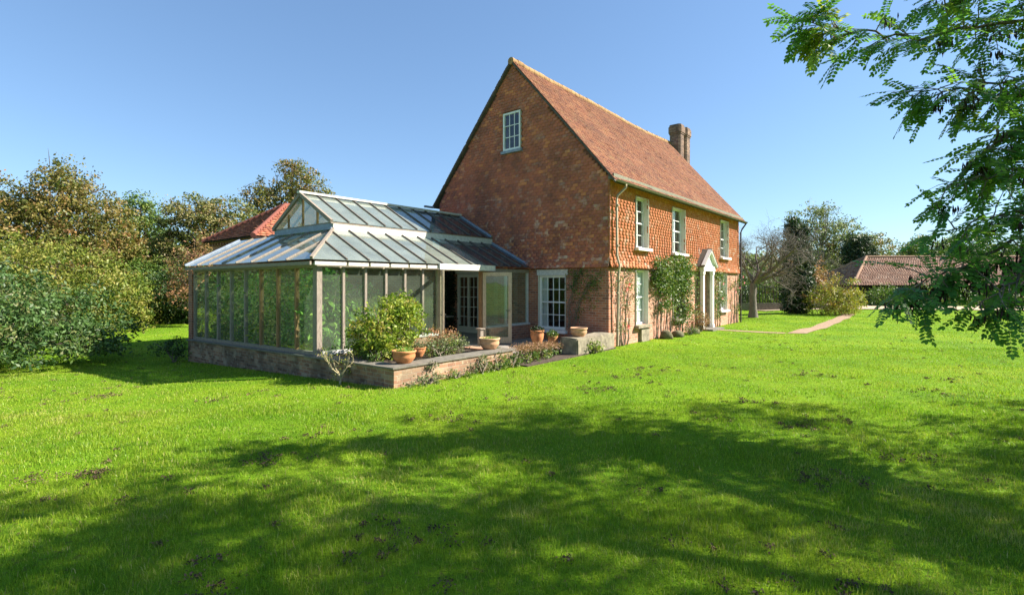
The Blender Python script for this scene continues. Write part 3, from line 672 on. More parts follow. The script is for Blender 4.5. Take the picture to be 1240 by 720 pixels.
# left wall (facing -X)
ys = [GY0+.03+(GY1-GY0-.06)*i/8 for i in range(9)]
for i, y in enumerate(ys):
    if i == 0: continue
    part(MB().box(GX0-.035, y-.035, ztop(y), GX0+.05, y+.035, GZ-.05), 'post', 'brownwood' if i in (1, 2, 3) else 'wood')
part(MB().box(GX0-.055, GY0-.055, ztop(GY0), GX0+.07, GY0+.07, GZ-.05).box(GX0-.03, GY0+.10, ztop(3)+.0, GX0+.04, GY0+.16, GZ-.05), 'post', 'wood', 'double corner post')
part(MB().beam((GX0, GY0+.07, ztop(GY0)+.045), (GX0, GY1, ztop(GY1)+.045), .09, .08), 'sill_rail', 'wood')
part(MB().box(GX0-.05, GY0-.05, GZ-.05, GX0+.06, GY1, GZ+.05), 'head_rail', 'wood')
for a, b in zip(ys[:-1], ys[1:]):
    a2 = a+.037 if a > GY0+.1 else a+.14
    v = [(GX0+.004, a2, ztop(a2)+.08), (GX0+.004, b-.037, ztop(b)+.08), (GX0+.004, b-.037, GZ-.05), (GX0+.004, a2, GZ-.05)]
    part(MB().prism(v, (.005, 0, 0)), 'glass_pane', 'wallglass')
# right wall (facing -Y): six bays, double door, two bays
DX0, DX1 = -3.97, -2.28
xs = [GX0+.03+(DX0-GX0-.03)*i/6 for i in range(7)]
for i, x in enumerate(xs[1:]):
    part(MB().box(x-.03, GY0-.04, .3 if i < 2 else .56, x+.03, GY0+.05, GZ-.05), 'post', 'wood' if i < 5 else 'palewood')
part(MB().box(-5.4, GY0-.08, .1, DX0-.05, GY0+.14, .50), 'dwarf_wall', 'terracebrick')
part(MB().box(-5.42, GY0-.10, .503, DX0-.04, GY0+.15, .555).box(GX0+.07, GY0-.05, .32, -5.43, GY0+.06, .40), 'sill_rail', 'old_white')
for a, b in zip(xs[:-1], xs[1:]):
    part(MB().box(a+.032 if a > GX0+.1 else a+.06, GY0+.004, .40 if b < -5.3 else .555, b-.032, GY0+.009, GZ-.05), 'glass_pane', 'wallglass')
x2 = [DX1+.05, -1.16, -.06]
part(MB().box(DX1+.08, GY0-.06, .1, -.01, GY0+.14, .55), 'dwarf_wall', 'brick'); part(MB().box(DX1+.07, GY0-.09, .553, -.01, GY0+.15, .61), 'sill_rail', 'old_white')
for x in x2[1:]: part(MB().box(x-.03, GY0-.035, .61, x+.03, GY0+.05, GZ-.05), 'post', 'old_white')
for a, b in zip(x2[:-1], x2[1:]): part(MB().box(a+.032, GY0+.004, .61, b-.032, GY0+.009, GZ-.05), 'glass_pane', 'wallglass')
for x in (DX0, DX1): part(MB().box(x-.05, GY0-.055, .1, x+.05, GY0+.07, GZ-.05), 'door_post', 'palewood' if x == DX0 else 'brownwood')
part(MB().box(GX0+.061, GY0-.05, GZ-.05, -.02, GY0+.06, GZ+.05), 'head_rail', 'wood')
for a, b in zip([EX+.05]+xs[1:6], xs[1:6]+[DX0+.12]): part(MB().box(a+.03, EY-.02, GZ-.00, b-.03, EY+.03, GZ+.075), 'fascia', 'whitewood')
part(MB().box(DX0-.18, EY-.08, GZ-.03, DX1+.35, EY-.022, GZ+.13), 'door_beam', 'whitewood', 'thick flaking white beam above the open doors')
part(MB().box(EX-.01, EY+.04, GZ+.00, EX+.03, GY1+.05, GZ+.075), 'fascia', 'wood')
# doors
def leaf(hx, hy, dx, dy, name, hnd):
    L = .86; d = Vector((dx, dy, 0)).normalized(); h = Vector((hx, hy, 0)); Z0, Z1 = .13, GZ-.07
    m = MB()
    for s in (.05, L-.05): m.beam(h+d*s+Vector((0, 0, Z0)), h+d*s+Vector((0, 0, Z1)), .045, .10, d)
    m.beam(h+d*.1+Vector((0, 0, Z1-.055)), h+d*(L-.1)+Vector((0, 0, Z1-.055)), .043, .11); m.beam(h+d*.1+Vector((0, 0, Z0+.09)), h+d*(L-.1)+Vector((0, 0, Z0+.09)), .043, .18)
    o = part(m, 'door', 'palewood', name)
    p = MB().beam(h+d*.1+Vector((0, 0, (Z0+Z1)/2+.035)), h+d*(L-.1)+Vector((0, 0, (Z0+Z1)/2+.035)), .005, Z1-Z0-.29); p.build('pane', M['wallglass'], o)
    e = h+d*(L-.06)+Vector((0, 0, 1.1)); nrm = Vector((-d.y, d.x, 0))
    MB().tube([e-nrm*.07, e+nrm*.07], .012, 8).tube([e+nrm*.06, e+nrm*.06-d*.11], .010, 8).tube([e-nrm*.06, e-nrm*.06-d*.11], .010, 8).build('handle', M['iron'], o)
leaf(DX0, GY0-.06, -.60, -.80, 'open door leaf seen edge on', 1); leaf(DX1, GY0-.06, .60, -.80, 'open door leaf turned towards the lawn', 1)
# roof planes: left slope (-X) verge ended, right slope (-Y)
def pane_strip(pts, mat, t=.006):
    n = (Vector(pts[1])-Vector(pts[0])).cross(Vector(pts[3])-Vector(pts[0])).normalized()
    if n.z < 0: n = -n
    part(MB().prism(pts, n*t), 'roof_pane', mat)
def rafter(p, q, mat='wood', w=.045, h=.06): part(MB().beam(Vector(p)+Vector((0, 0, .02)), Vector(q)+Vector((0, 0, .02)), w, h), 'rafter', mat)
hipA = Vector((EX, EY, EZ)); hipB = Vector((LX, LY0, LZ0))
def on_hip_y(y): t = (y-EY)/(LY0-EY); return hipA.lerp(hipB, t)
def on_hip_x(x): t = (x-EX)/(LX-EX); return hipA.lerp(hipB, t)
yl = [EY]+[y for y in ys[1:-1]]+[GY1+.06]; extra = [y for y in ys[1:]]
allY = sorted(set([EY, LY0, GY1+.06]+[y for y in ys[1:-1]]))
for a, b in zip(allY[:-1], allY[1:]):
    A = on_hip_y(a) if a < LY0 else Vector((LX, a, LZ0)); B = on_hip_y(b) if b < LY0+.001 else Vector((LX, b, LZ0))
    if a == EY: pts = [(EX, a, EZ), (EX, b, EZ), B]; part(MB().prism(pts, (0, 0, .006)), 'roof_pane', 'roofglass')
    else: pane_strip([(EX, a, EZ), (EX, b, EZ), B, A], 'roofglass')
for y in ys[1:-1]: rafter((EX, y, EZ), on_hip_y(y) if y < LY0 else (LX, y, LZ0), 'wood', .032, .045)
rafter((EX, GY1+.06, EZ), (LX, GY1+.06, LZ0), 'lead', .07, .08)
xg = [EX]+xs[1:]+[x for x in (-3.4, -2.84, -2.28, -1.72, -1.16, -.6)]+[-.02]
allX = sorted(set(xg+[LX]))
for a, b in zip(allX[:-1], allX[1:]):
    A = on_hip_x(a) if a < LX else Vector((a, LY0, LZ0)); B = on_hip_x(b) if b < LX+.001 else Vector((b, LY0, LZ0)); mt = 'roofglass' if b < -2.2 else 'darkroof'
    if a == EX: part(MB().prism([(a, EY, EZ), (b, EY, EZ), B], (0, 0, .006)), 'roof_pane', mt)
    else: pane_strip([(a, EY, EZ), (b, EY, EZ), B, A], mt)
for x in xg[1:-1]: rafter((x, EY, EZ), on_hip_x(x) if x < LX else (x, LY0, LZ0), 'darkwood', .03, .045)
part(MB().beam(hipA+Vector((0, 0, .03)), hipB+Vector((0, 0, .03)), .06, .06), 'hip_rafter', 'wood')
part(MB().beam((-.035, EY, EZ+.03), (-.035, LY0, LZ0+.03), .07, .08), 'flashing', 'lead')
# lantern: upstand, gable glazing, roof
part(MB().box(LX-.03, LY0-.04, LZ0-.02, -.02, LY0+.02, LZ1-.02), 'upstand', 'old_white', 'white painted strip under the lantern')
part(MB().box(LX-.04, LY0+.02, LZ0-.02, LX+.02, LY1+.04, LZ1-.04).box(LX-.09, LY0-.02, LZ0-.0, LX-.041, LY1+.3, LZ0+.05), 'upstand', 'lead', 'lead flashing under the lantern gable')
part(MB().box(LX+.02, LY1-.02, LZ0-.02, -.02, LY1+.04, LZ1-.02), 'upstand', 'old_white')
LE = .035; zA = LZ1; 
xl = [LX-.10]+[x for x in xg if LX+.2 < x < -.1]+[-.02]
for side, ye in ((0, LY0-LE), (1, LY1+LE)):
    for a, b in zip(xl[:-1], xl[1:]):
        pane_strip([(a, ye, zA), (b, ye, zA), (b, LYM, LR), (a, LYM, LR)], 'roofglass' if b < -2.2 else 'darkroof')
    for x in xl[1:-1]: rafter((x, ye, zA), (x, LYM, LR), 'darkwood', .03, .045)
    part(MB().beam((LX-.08, ye, zA+.0), (LX-.08, LYM, LR+.0), .07, .10), 'barge_rafter', 'wood')
    if side == 0: part(MB().beam((-.05, ye, zA+.03), (-.05, LYM, LR+.03), .08, .07), 'flashing', 'lead')
    part(MB().beam((LX-.1, ye+.01, zA-.035), (-.02, ye+.01, zA-.035), .04, .03), 'eaves_rail', 'wood')
part(MB().beam((LX-.14, LYM, LR+.055), (-.02, LYM, LR+.055), .16, .06), 'ridge_cap', 'old_white')
for y in (LY0+.80, LYM, LYM+.82):
    z = LZ1+(LR-LZ1)*(1-abs(y-LYM)/(LYM-LY0)); part(MB().box(LX-.02, y-.025, LZ1-.03, LX+.03, y+.025, z-.04), 'post', 'brownwood')
part(MB().prism([(LX+.002, LY0, LZ1), (LX+.002, LY1, LZ1), (LX+.002, LYM, LR-.05)], (.005, 0, 0)), 'gable_glass', 'wallglass')
part(MB().box(LX-.035, LY0, LZ1-.042, LX+.04, LY1, LZ1-.002), 'gable_sill', 'wood')
part(MB().box(LX+.03, LY1+.05, LZ0-.06, -.02, 10.5, LZ0-.01), 'back_roof', 'lead')
part(MB().box(-.25, HD+.01, -.5, -.01, 10.49, 3.2), 'end_wall', 'brick')
# far wall of the conservatory
part(MB().box(GX0+.06, GY1+.0, .1, AX0+.0, GY1+.2, 2.25), 'end_wall', 'brick')

# ---------------------------------------------------------------- leaf materials
M['lf_laurel'] = leaf_mat('laurel_leaf', [c3(.03, .07, .018), c3(.055, .115, .028), c3(.09, .165, .035), c3(.17, .17, .06)], .6, .25, .5)
M['lf_gold'] = leaf_mat('golden_autumn_leaf', [c3(.10, .13, .025), c3(.17, .17, .035), c3(.25, .19, .05), c3(.32, .17, .07)], .55, .35)
M['lf_olive'] = leaf_mat('olive_leaf', [c3(0.096, 0.160, 0.022), c3(0.176, 0.224, 0.032), c3(0.272, 0.272, 0.048), c3(0.352, 0.288, 0.080)], .55, .35)
M['lf_oak'] = leaf_mat('brownish_oak_leaf', [c3(0.090, 0.126, 0.032), c3(0.162, 0.180, 0.047), c3(0.252, 0.225, 0.072), c3(0.306, 0.198, 0.090)], .55, .3)
M['lf_russet'] = leaf_mat('russet_leaf', [c3(0.144, 0.144, 0.048), c3(0.288, 0.192, 0.080), c3(0.416, 0.208, 0.112), c3(0.352, 0.160, 0.096)], .6, .3)
M['lf_dark'] = leaf_mat('dark_green_leaf', [c3(0.024, 0.055, 0.014), c3(0.044, 0.086, 0.021), c3(0.069, 0.129, 0.028), c3(0.103, 0.155, 0.034)], .55, .25)
M['lf_mid'] = leaf_mat('mid_green_leaf', [c3(0.055, 0.110, 0.022), c3(0.092, 0.166, 0.030), c3(0.147, 0.221, 0.037), c3(0.221, 0.258, 0.055)], .55, .3)
M['lf_yew'] = leaf_mat('yew_needle', [c3(0.015, 0.039, 0.015), c3(0.030, 0.063, 0.021), c3(0.048, 0.087, 0.024), c3(0.090, 0.112, 0.030)], .55, .15)
M['lf_grey'] = leaf_mat('grey_green_leaf', [c3(.08, .11, .05), c3(.15, .19, .08), c3(.23, .26, .12), c3(.28, .26, .13)], .65, .4)
M['lf_yellow'] = leaf_mat('yellow_shrub_leaf', [c3(0.130, 0.182, 0.023), c3(0.260, 0.286, 0.039), c3(0.416, 0.364, 0.065), c3(0.390, 0.169, 0.078)], .6, .35)
M['lf_rose'] = leaf_mat('climber_leaf', [c3(0.042, 0.091, 0.017), c3(0.084, 0.154, 0.025), c3(0.168, 0.238, 0.042), c3(0.308, 0.266, 0.070)], .6, .3)
M['lf_shrub'] = leaf_mat('yellow_green_leaf', [c3(0.105, 0.179, 0.018), c3(0.194, 0.284, 0.026), c3(0.329, 0.374, 0.045), c3(0.419, 0.299, 0.075)], .6, .4)
M['lf_fern'] = leaf_mat('bright_fern_leaf', [c3(0.105, 0.228, 0.035), c3(0.157, 0.325, 0.051), c3(0.243, 0.424, 0.069), c3(0.348, 0.489, 0.105)], .6, .4)
M['lf_ivy'] = leaf_mat('dark_ivy_leaf', [c3(.008, .02, .008), c3(.014, .032, .010), c3(.022, .045, .012), c3(.035, .06, .016)], .6, .15, .35)
M['lf_robinia'] = leaf_mat('robinia_leaflet', [c3(.08, .21, .05), c3(.13, .29, .06), c3(.20, .36, .055), c3(.42, .44, .06)], .7, .52, .45)
M['lf_sedum'] = leaf_mat('sedum_flower', [c3(.20, .16, .06), c3(.34, .20, .10), c3(.42, .22, .12), c3(.30, .13, .08)], .6, .2)
M['petal'] = simple('red_petal', c3(.65, .05, .04), .5, .2, 20)
M['petal_pink'] = simple('pink_petal', c3(.7, .18, .22), .5, .2, 20)

# ---------------------------------------------------------------- trees, left of the house
GL = -.55
lg = 'trees along the left edge of the lawn'
tree('laurel_bush', -15.9, 14.2, [(-1.0, .4, .75, 3.2, 3.0, 2.25), (1.5, .2, .15, 2.2, 2.6, 1.45), (-.2, -1.6, .15, 2.6, 1.5, 1.25), (2.6, .9, .0, 1.4, 1.8, 1.0), (1.0, 1.9, .6, 2.4, 2.0, 1.6)], M['lf_laurel'],
     'big rounded glossy laurel bush sprawling over the lawn at far left', 'bush', size=.125, per=5.2, lp=34, cr=.36, inner=.25, r0=.10, zg=-.3, bottom=-.75, aspect=.42)
tree('golden_tree', -28.6, 32, [(0, 0, 4.6, 4.6, 3.6, 3.2), (.4, 0, 7.1, 2.5, 2.3, 2.4), (.6, 0, 9.0, 1.1, 1.1, 1.4), (2.3, .3, 5.4, 2.4, 2.2, 2.5), (-2.4, 0, 6.2, 2.3, 2.2, 2.2)], M['lf_gold'],
     'tall pointed tree turning orange and gold, highest on the left', group=lg, r0=.3, size=.16, per=2.3, lp=42, zg=GL, twigs=2)
tree('golden_tree', -34.6, 32.5, [(0, 0, 4.8, 3.4, 3, 3.2), (.8, 0, 7.5, 2.3, 2, 2.0), (-2, 0, 6.5, 2.5, 2, 2.5)], M['lf_gold'], 'brown gold tree cut by the left edge of the photo, behind the laurel bush', group=lg, r0=.28, size=.16, per=2.2, lp=42, zg=GL, twigs=2)
tree('olive_tree', -21.6, 25, [(-2.6, 0, 2.6, 2.2, 1.9, 2.2), (0, 0, 2.5, 2.3, 2.0, 2.0), (1.6, .4, 1.6, 1.7, 1.6, 1.7), (-.8, -.7, 1.5, 2.6, 1.5, 1.7), (-4.2, 0, 2.6, 1.8, 1.6, 2.0)], M['lf_olive'],
     'spreading yellow green thorn tree just behind the laurel bush', group=lg, r0=.16, size=.12, per=3.0, lp=40, cr=.4, zg=GL, twigs=3)
tree('dark_conifer', -28.6, 39, [(0, 0, 3.6, 3.0, 2.4, 3.4), (0, 0, 6.4, 2.0, 1.8, 2.3), (0, 0, 8.0, 1.0, 1.0, 1.5)], M['lf_mid'], 'dark green conical tree rising behind the golden tree', group=lg, r0=.25, size=.17, per=2.4, lp=42, zg=GL)
tree('oak_tree', -22.3, 37, [(0, 0, 5.4, 3.1, 2.7, 3.0), (-1.1, 0, 7.2, 1.9, 1.8, 1.6), (1.5, 0, 6.8, 2.1, 2.0, 1.9), (.3, 0, 3.4, 3.3, 2.5, 2.4), (-2.2, 0, 5.3, 1.4, 1.4, 1.2)], M['lf_oak'], 'round topped brownish oak left of the brick outbuilding', group=lg, r0=.3, size=.17, per=2.2, lp=38, cr=.5, inner=.4, zg=GL, twigs=3)
tree('ash_tree', -19.0, 43, [(0, 0, 8.2, 3.4, 3.0, 2.6), (1.2, 0, 10.6, 2.1, 2.0, 1.9), (-2.2, 0, 9.2, 1.7, 1.6, 1.9), (2.6, 0, 9.2, 1.4, 1.4, 1.6), (.4, 0, 12.0, 1.2, 1.2, 1.1), (0, 0, 5.2, 4.2, 3, 2.8)], M['lf_gold'],
     'tall thin topped brown tree rising behind the glasshouse lantern', group=lg, r0=.32, size=.17, per=1.9, lp=34, cr=.5, inner=.5, zg=GL, forks=5, twigs=5)
tree('russet_tree', -17.5, 28.5, [(0, 0, 3.2, 1.5, 1.3, 1.5), (.5, 0, 4.2, 1.1, 1.1, 1.0), (-.6, 0, 2.0, 1.2, 1.1, 1.2)], M['lf_russet'], 'small russet pink tree against the corner of the brick outbuilding', group=lg, r0=.12, size=.13, per=2.6, lp=32, zg=GL, twigs=4)
for i, (r, f, rr, h, m, lab) in enumerate(((-23.6, 33, 2.2, 4.4, 'lf_mid', 'mid green bush filling the gap beside the golden tree'), (-20.6, 31.8, 2.2, 3.5, 'lf_dark', 'dark green bush at the end of the lawn, lowest of the hedge'),
     (-18.2, 32.5, 2.4, 4.0, 'lf_dark', 'dark green bush beside the brick outbuilding at the lawn end'), (-22.6, 30.6, 1.5, 2.4, 'lf_olive', 'low light green bush between laurel and dark hedge'), (-26.5, 35, 3.0, 5.2, 'lf_mid', 'broad green bush under the golden tree'))):
    tree('hedge_bush', r, f, [(0, 0, h*.45, rr, rr*.8, h*.55), (rr*.5, 0, h*.35, rr*.7, rr*.7, h*.4), (-rr*.5, .2, h*.4, rr*.7, rr*.7, h*.42)], M[m], lab, 'bush', 'bushes at the end of the left lawn', r0=.1, size=.14, per=2.8, lp=40, zg=GL)
tree('sprawling_shrub', -15.3, 16.9, [(0, 0, .35, .55, .4, .35), (-.5, 0, .25, .5, .4, .25), (.45, .1, .25, .5, .4, .3)], M['lf_dark'], 'low dark shrub at the far left corner of the terrace wall', 'shrub', r0=.03, size=.06, per=12, lp=34, cr=.16, zg=-.5) if False else None
xs_, ys_ = -7.9, 10.5
def shrub(name, x, y, z, blobs, mat, label, cat='shrub', group=None, size=.05, per=14, lp=26, cr=.14, r0=.02, inner=.5, aspect=.55, stems=7, twigm='twig', bottom=-1.):
    t = thing(name, (x, y, z), label, cat, group); wb = [(x+b[0], y+b[1], z+b[2], b[3], b[4], b[5]) for b in blobs]
    mb = MB()
    for k in range(stems):
        b = random.choice(wb); a = Vector((x+random.uniform(-.05, .05), y+random.uniform(-.05, .05), z-.03)); e = Vector((b[0]+random.uniform(-.8, .8)*b[3], b[1]+random.uniform(-.8, .8)*b[4], b[2]+random.uniform(0, .9)*b[5]))
        m = a.lerp(e, .5)+Vector((random.uniform(-.1, .1), random.uniform(-.1, .1), .05)); mb.tube([a, m, e], [r0, r0*.7, r0*.25], 5, False)
    mb.build('stems', M[twigm], t)
    P, Nn, T = clumped(wb, per, lp, cr, inner, bottom); k = P[:, 2] > z-.02; P, Nn, T = P[k], Nn[k], T[k]
    leaves('foliage', P, np.full(len(P), size), mat, t, Nn, T, aspect); return t
shrub('dark_shrub', -7.95, 10.6, -.52, [(0, 0, .45, .35, .35, .3), (-.3, .2, .45, .3, .3, .22), (.2, -.2, .25, .3, .35, .22)], M['lf_dark'], 'dark straggly shrub at the far end of the terrace wall', size=.06, per=16, lp=24)

# far belts of woodland so that no bare horizon shows
def belt(name, r0_, r1_, f0, f1, h0, h1, mat, label, n=90):
    bl = []
    for i in range(n):
        r = r0_+(r1_-r0_)*(i+random.random())/n; f = random.uniform(f0, f1); h = random.uniform(h0, h1); x, y = site(r, f); bl.append((x, y, h*.42, h*.62, h*.5, h*.6))
    P, Nn, T = clumped(bl, .55, 26, .9, .3); o = leaves(name, P, np.full(len(P), .42), mat, None, Nn, T, .7); tag(o, label, 'woodland', kind='stuff')
belt('far_woodland', -95, -22, 52, 66, 4.5, 7.0, M['lf_mid'], 'far green woodland behind the left trees')
belt('far_woodland', 14, 110, 66, 80, 4.5, 7.2, M['lf_grey'], 'far grey green woodland behind the barn')

def belt2(r0_, f0, r1_, f1, h0, h1, mat, label, n):
    bl = []
    for i in range(n):
        t = (i+random.random())/n; h = random.uniform(h0, h1); x, y = site(r0_+(r1_-r0_)*t+random.gauss(0, 1.5), f0+(f1-f0)*t+random.gauss(0, 1.5)); bl.append((x, y, h*.42, h*.6, h*.6, h*.6))
    P, Nn, T = clumped(bl, .5, 24, 1.0, .3); o = leaves('far_woodland', P, np.full(len(P), .5), mat, None, Nn, T, .7); tag(o, label, 'woodland', kind='stuff')
belt2(62, -60, 74, 66, 7, 11, M['lf_mid'], 'woodland along the far side of the lawn to the right of the view', 60)
belt2(-48, -45, -50, 46, 6, 9, M['lf_mid'], 'woodland beyond the left edge of the view', 44)

# ---------------------------------------------------------------- trees, right of the house
rg = 'trees right of the house'
M['barebark'] = simple('lichened_brown_bark', c3(.17, .145, .12), .95, .4, 14, stretch=(1, 1, .3), bstr=.7, bdist=.02)
def bare_tree():
    x, y = site(13.5, 28.4); t = thing('bare_tree', (x, y, 0), 'gnarled bare pale tree with twisting limbs at the right of the house', 'tree')
    mb = MB(); tw = MB(); rnd = random.Random(5)
    mb.tube([(x, y, -.1), (x+.02, y, .4), (x-.05, y, 1.2), (x+.05, y, 1.9)], [.30, .21, .18, .19], 12)
    top = Vector((x+.05, y, 1.85)); R = Vector((*RT, 0)); Fv = Vector((*FW, 0))
    def grow(p, d, L, r, depth):
        pts = [p]; q = p.copy(); dd = d.normalized(); n_ = 6
        for i in range(n_):
            dd = (dd+Vector((rnd.gauss(0, .23), rnd.gauss(0, .23), rnd.gauss(.03, .17)-.01*depth))).normalized(); q = q+dd*L/n_; pts.append(q.copy())
        (mb if depth < 2 else tw).tube(pts, [r*(1-.72*i/n_) for i in range(n_+1)], 8 if depth < 2 else 4, False)
        if depth < 4:
            k = {0: 6, 1: 7, 2: 6, 3: 3}[depth]
            for j in range(k):
                i = rnd.randint(2, n_); e = pts[i]; nd = (dd*.6+Vector((rnd.gauss(0, .7), rnd.gauss(0, .7), rnd.gauss(.12, .55)))).normalized()
                grow(e, nd, L*rnd.uniform(.42, .68), r*(1-.72*i/n_)*.62+.002, depth+1)
    for a, l, r in ((R*.9+Vector((0, 0, .9)), 3.4, .13), (R*1.1+Vector((0, 0, .35))-Fv*.3, 3.1, .11), (-R*.5+Vector((0, 0, 1))+Fv*.3, 2.5, .10), (R*.3+Vector((0, 0, .8))-Fv*.8, 2.5, .09), (-R*.9+Vector((0, 0, .6)), 2.0, .08), (R*.7+Fv+Vector((0, 0, .6)), 2.5, .09), (R*.25+Vector((0, 0, 1)), 2.6, .09)):
        grow(top, a, l, r, 0)
    mb.build('trunk', M['barebark'], t); tw.build('twigs', M['barebark'], t)
bare_tree()
tree('yew_tree', 18.1, 32.2, [(0, 0, 1.4, .9, .9, 1.6), (-.1, 0, 3.2, .75, .7, 1.7), (-.25, 0, 4.9, .42, .4, 1.1), (.32, 0, 4.5, .42, .4, 1.2), (.4, 0, 2.8, .5, .5, 1.6)], M['lf_yew'], 'tall dark columnar yew beside the bare tree', group=rg, r0=.16, size=.15, per=12, lp=46, cr=.24, inner=.15, aspect=.5, forks=2)
tree('yew_tree', 35.2, 51.5, [(0, 0, 3.0, 1.5, 1.3, 2.8), (-.6, 0, 5.2, .8, .8, 1.4), (.6, 0, 5.0, .85, .85, 1.6)], M['lf_yew'], 'shorter broad dark yew rising behind the left end of the barn', group=rg, r0=.16, size=.18, per=8, lp=44, cr=.3, inner=.15, aspect=.5, forks=2)
tree('airy_tree', 34.6, 57, [(0, 0, 6.2, 4.1, 3.6, 2.4), (-1, 0, 8.9, 2.7, 2.4, 2.0), (2.0, 0, 7.6, 2.7, 2.4, 1.8), (4.1, 0, 6.4, 2.0, 1.8, 1.4), (-2.8, 0, 7.8, 1.5, 1.4, 1.4), (.2, 0, 10.1, 1.5, 1.3, .9)], M['lf_grey'], 'open airy tree with see-through crown behind the yews', group=rg, r0=.18, size=.20, per=1.25, lp=22, cr=.5, inner=.6, forks=6, twigs=7, bark='greybark')
tree('grey_willow', 33.5, 53, [(0, 0, 2.0, 1.5, 1.4, 1.6), (1.0, 0, 2.8, 1.5, 1.3, 1.2)], M['lf_grey'], 'grey green bush tucked against the left end of the barn', 'bush', group=rg, r0=.08, size=.14, per=3, lp=30)
tree('ash_tree', 38.5, 58, [(0, 0, 5.0, 3.2, 2.8, 2.6), (2.5, 0, 5.6, 2.4, 2.2, 2.0), (-2, 0, 4.2, 2.2, 2, 2)], M['lf_oak'], 'brown green tree directly behind the left half of the barn roof', group=rg, r0=.25, size=.2, per=1.6, lp=34, twigs=4)
for r, f, h, lab in ((46, 58, 7.6, 'green tree behind the middle of the barn roof'), (53, 60, 8.4, 'tall green tree behind the right end of the barn'), (61, 60, 8.0, 'green tree at the right edge, mostly behind the robinia')):
    tree('field_tree', r, f, [(0, 0, h*.5, 3.6, 3, h*.36), (1.5, 0, h*.7, 2.4, 2.2, h*.26)], M['lf_mid'], lab, group=rg, r0=.25, size=.22, per=1.6, lp=34)
tree('golden_shrub', 19.4, 30.6, [(-.55, 0, .9, 1.15, 1.1, 1.0), (.5, 0, 1.2, 1.15, 1.0, 1.15), (.0, -.5, .8, 1.3, .9, .85), (1.1, .2, .8, .7, .7, .7)], M['lf_yellow'], 'rounded yellow autumn shrub beside the path', 'shrub', r0=.05, size=.085, per=7, lp=26, cr=.24, twigs=4, forks=5, inner=.5)
for r, f, rr, h, m, lab in ((13.4, 40, 2.2, 3.3, 'lf_dark', 'dark hedge bush behind the bare tree, nearest the house'), (16.6, 41, 2.4, 3.2, 'lf_dark', 'dark hedge bush behind the bare tree trunk'), (20.0, 42, 2.6, 3.0, 'lf_mid', 'dark hedge bush behind the tall yew'), (24.2, 44, 2.6, 4.4, 'lf_russet', 'brown bush between the two yews')):
    tree('hedge_bush', r, f, [(0, 0, h*.42, rr, rr*.6, h*.55), (rr*.6, 0, h*.4, rr*.6, rr*.5, h*.5)], M[m], lab, 'bush', 'hedge bushes behind the bare tree', r0=.08, size=.15, per=2.6, lp=36)
# low grey wall with railings behind the bare tree
t = thing('garden_railing', (*site(14, 37.2), 0), 'low grey wall with thin dark railings behind the bare tree', 'railing')
mb = MB(); A = s3(13, 37.5, 0); B = s3(25.5, 37.5, 0); mb.beam(A+Vector((0, 0, .2)), B+Vector((0, 0, .2)), .25, .5); mb.build('plinth', M['stonecap'], t)
mb = MB()
for i in range(60):
    p = A.lerp(B, (i+.5)/60); mb.box(p.x-.02, p.y-.02, .45, p.x+.02, p.y+.02, 1.75)
mb.beam(A+Vector((0, 0, 1.6)), B+Vector((0, 0, 1.6)), .04, .05); mb.build('bars', M['iron'], t)

# barn
def sbox(mb, r0_, f0, z0, r1_, f1, z1):
    p = [s3(r, f, z) for z in (z0, z1) for r, f in ((r0_, f0), (r1_, f0), (r1_, f1), (r0_, f1))]
    mb.add(p, [(0, 3, 2, 1), (4, 5, 6, 7), (0, 1, 5, 4), (1, 2, 6, 5), (2, 3, 7, 6), (3, 0, 4, 7)])
barn = thing('barn', (*site(36, 44), 0), 'long low barn with hipped brown tile roof half hidden by branches', 'barn')
mb = MB(); sbox(mb, 30, 44.3, -.2, 52.5, 50.7, 1.9); sbox(mb, 42.6, 41.3, -.2, 49.4, 44.295, 1.9); mb.build('wall', M['weatherboard'], barn)
for r in (31.5, 34.5, 37.5, 40.5): mb = MB(); sbox(mb, r, 44.2, -.1, r+.18, 44.295, 1.9); mb.build('post', M['wood'], barn)
def roofplane(name, A, B, up, nrm, inside, L, slope):
    U = (B-A).normalized(); tiles(name, M['tile_barn'], barn, tuple(A), tuple(U), tuple(up), tuple(nrm), nu=int(L/.22)+1, rows=int(slope/.13)+1, inside=inside, gauge=.13, tw=.22, tilt=.03, thick=.02)
def hip_roof(r0_, r1_, f0, f1, ze_, zr_, hipl=True, hipr=True):
    run = (f1-f0)/2; sl = math.hypot(run, zr_-ze_); h = zr_-ze_
    A, B, C, D = s3(r0_, f0, ze_), s3(r1_, f0, ze_), s3(r1_, f1, ze_), s3(r0_, f1, ze_); Fv = Vector((*FW, 0)); Rv = Vector((*RT, 0)); L = r1_-r0_
    a = .02
    for P, Q, LL, inn in ((A, B, L, Fv), (B, C, 2*run, -Rv), (C, D, L, -Fv), (D, A, 2*run, Rv)):
        up = inn*run+Vector((0, 0, h)); nrm = -inn*h+Vector((0, 0, run))
        roofplane('roof', P, Q, up, nrm, (lambda u, w, LL=LL: w/sl*run-.05 < u < LL-w/sl*run+.05 and w < sl), LL, sl)
    R1 = s3(r0_+run, (f0+f1)/2, zr_); R2 = s3(r1_-run, (f0+f1)/2, zr_); m = MB()
    for p, q in ((A, R1), (D, R1), (B, R2), (C, R2), (R1, R2)): m.tube([p+Vector((0, 0, .04)), q+Vector((0, 0, .05))], .12, 8)
    m.build('ridge_tiles', M['tile_barn_ridge'], barn)
    m = MB(); e = Vector((0, 0, .03)); m.add([A-e, B-e, C-e, D-e, R1-e*2, R2-e*2], [(0, 1, 5, 4), (1, 2, 5), (2, 3, 4, 5), (3, 0, 4)]); m.build('roof_boarding', M['verge'], barn)
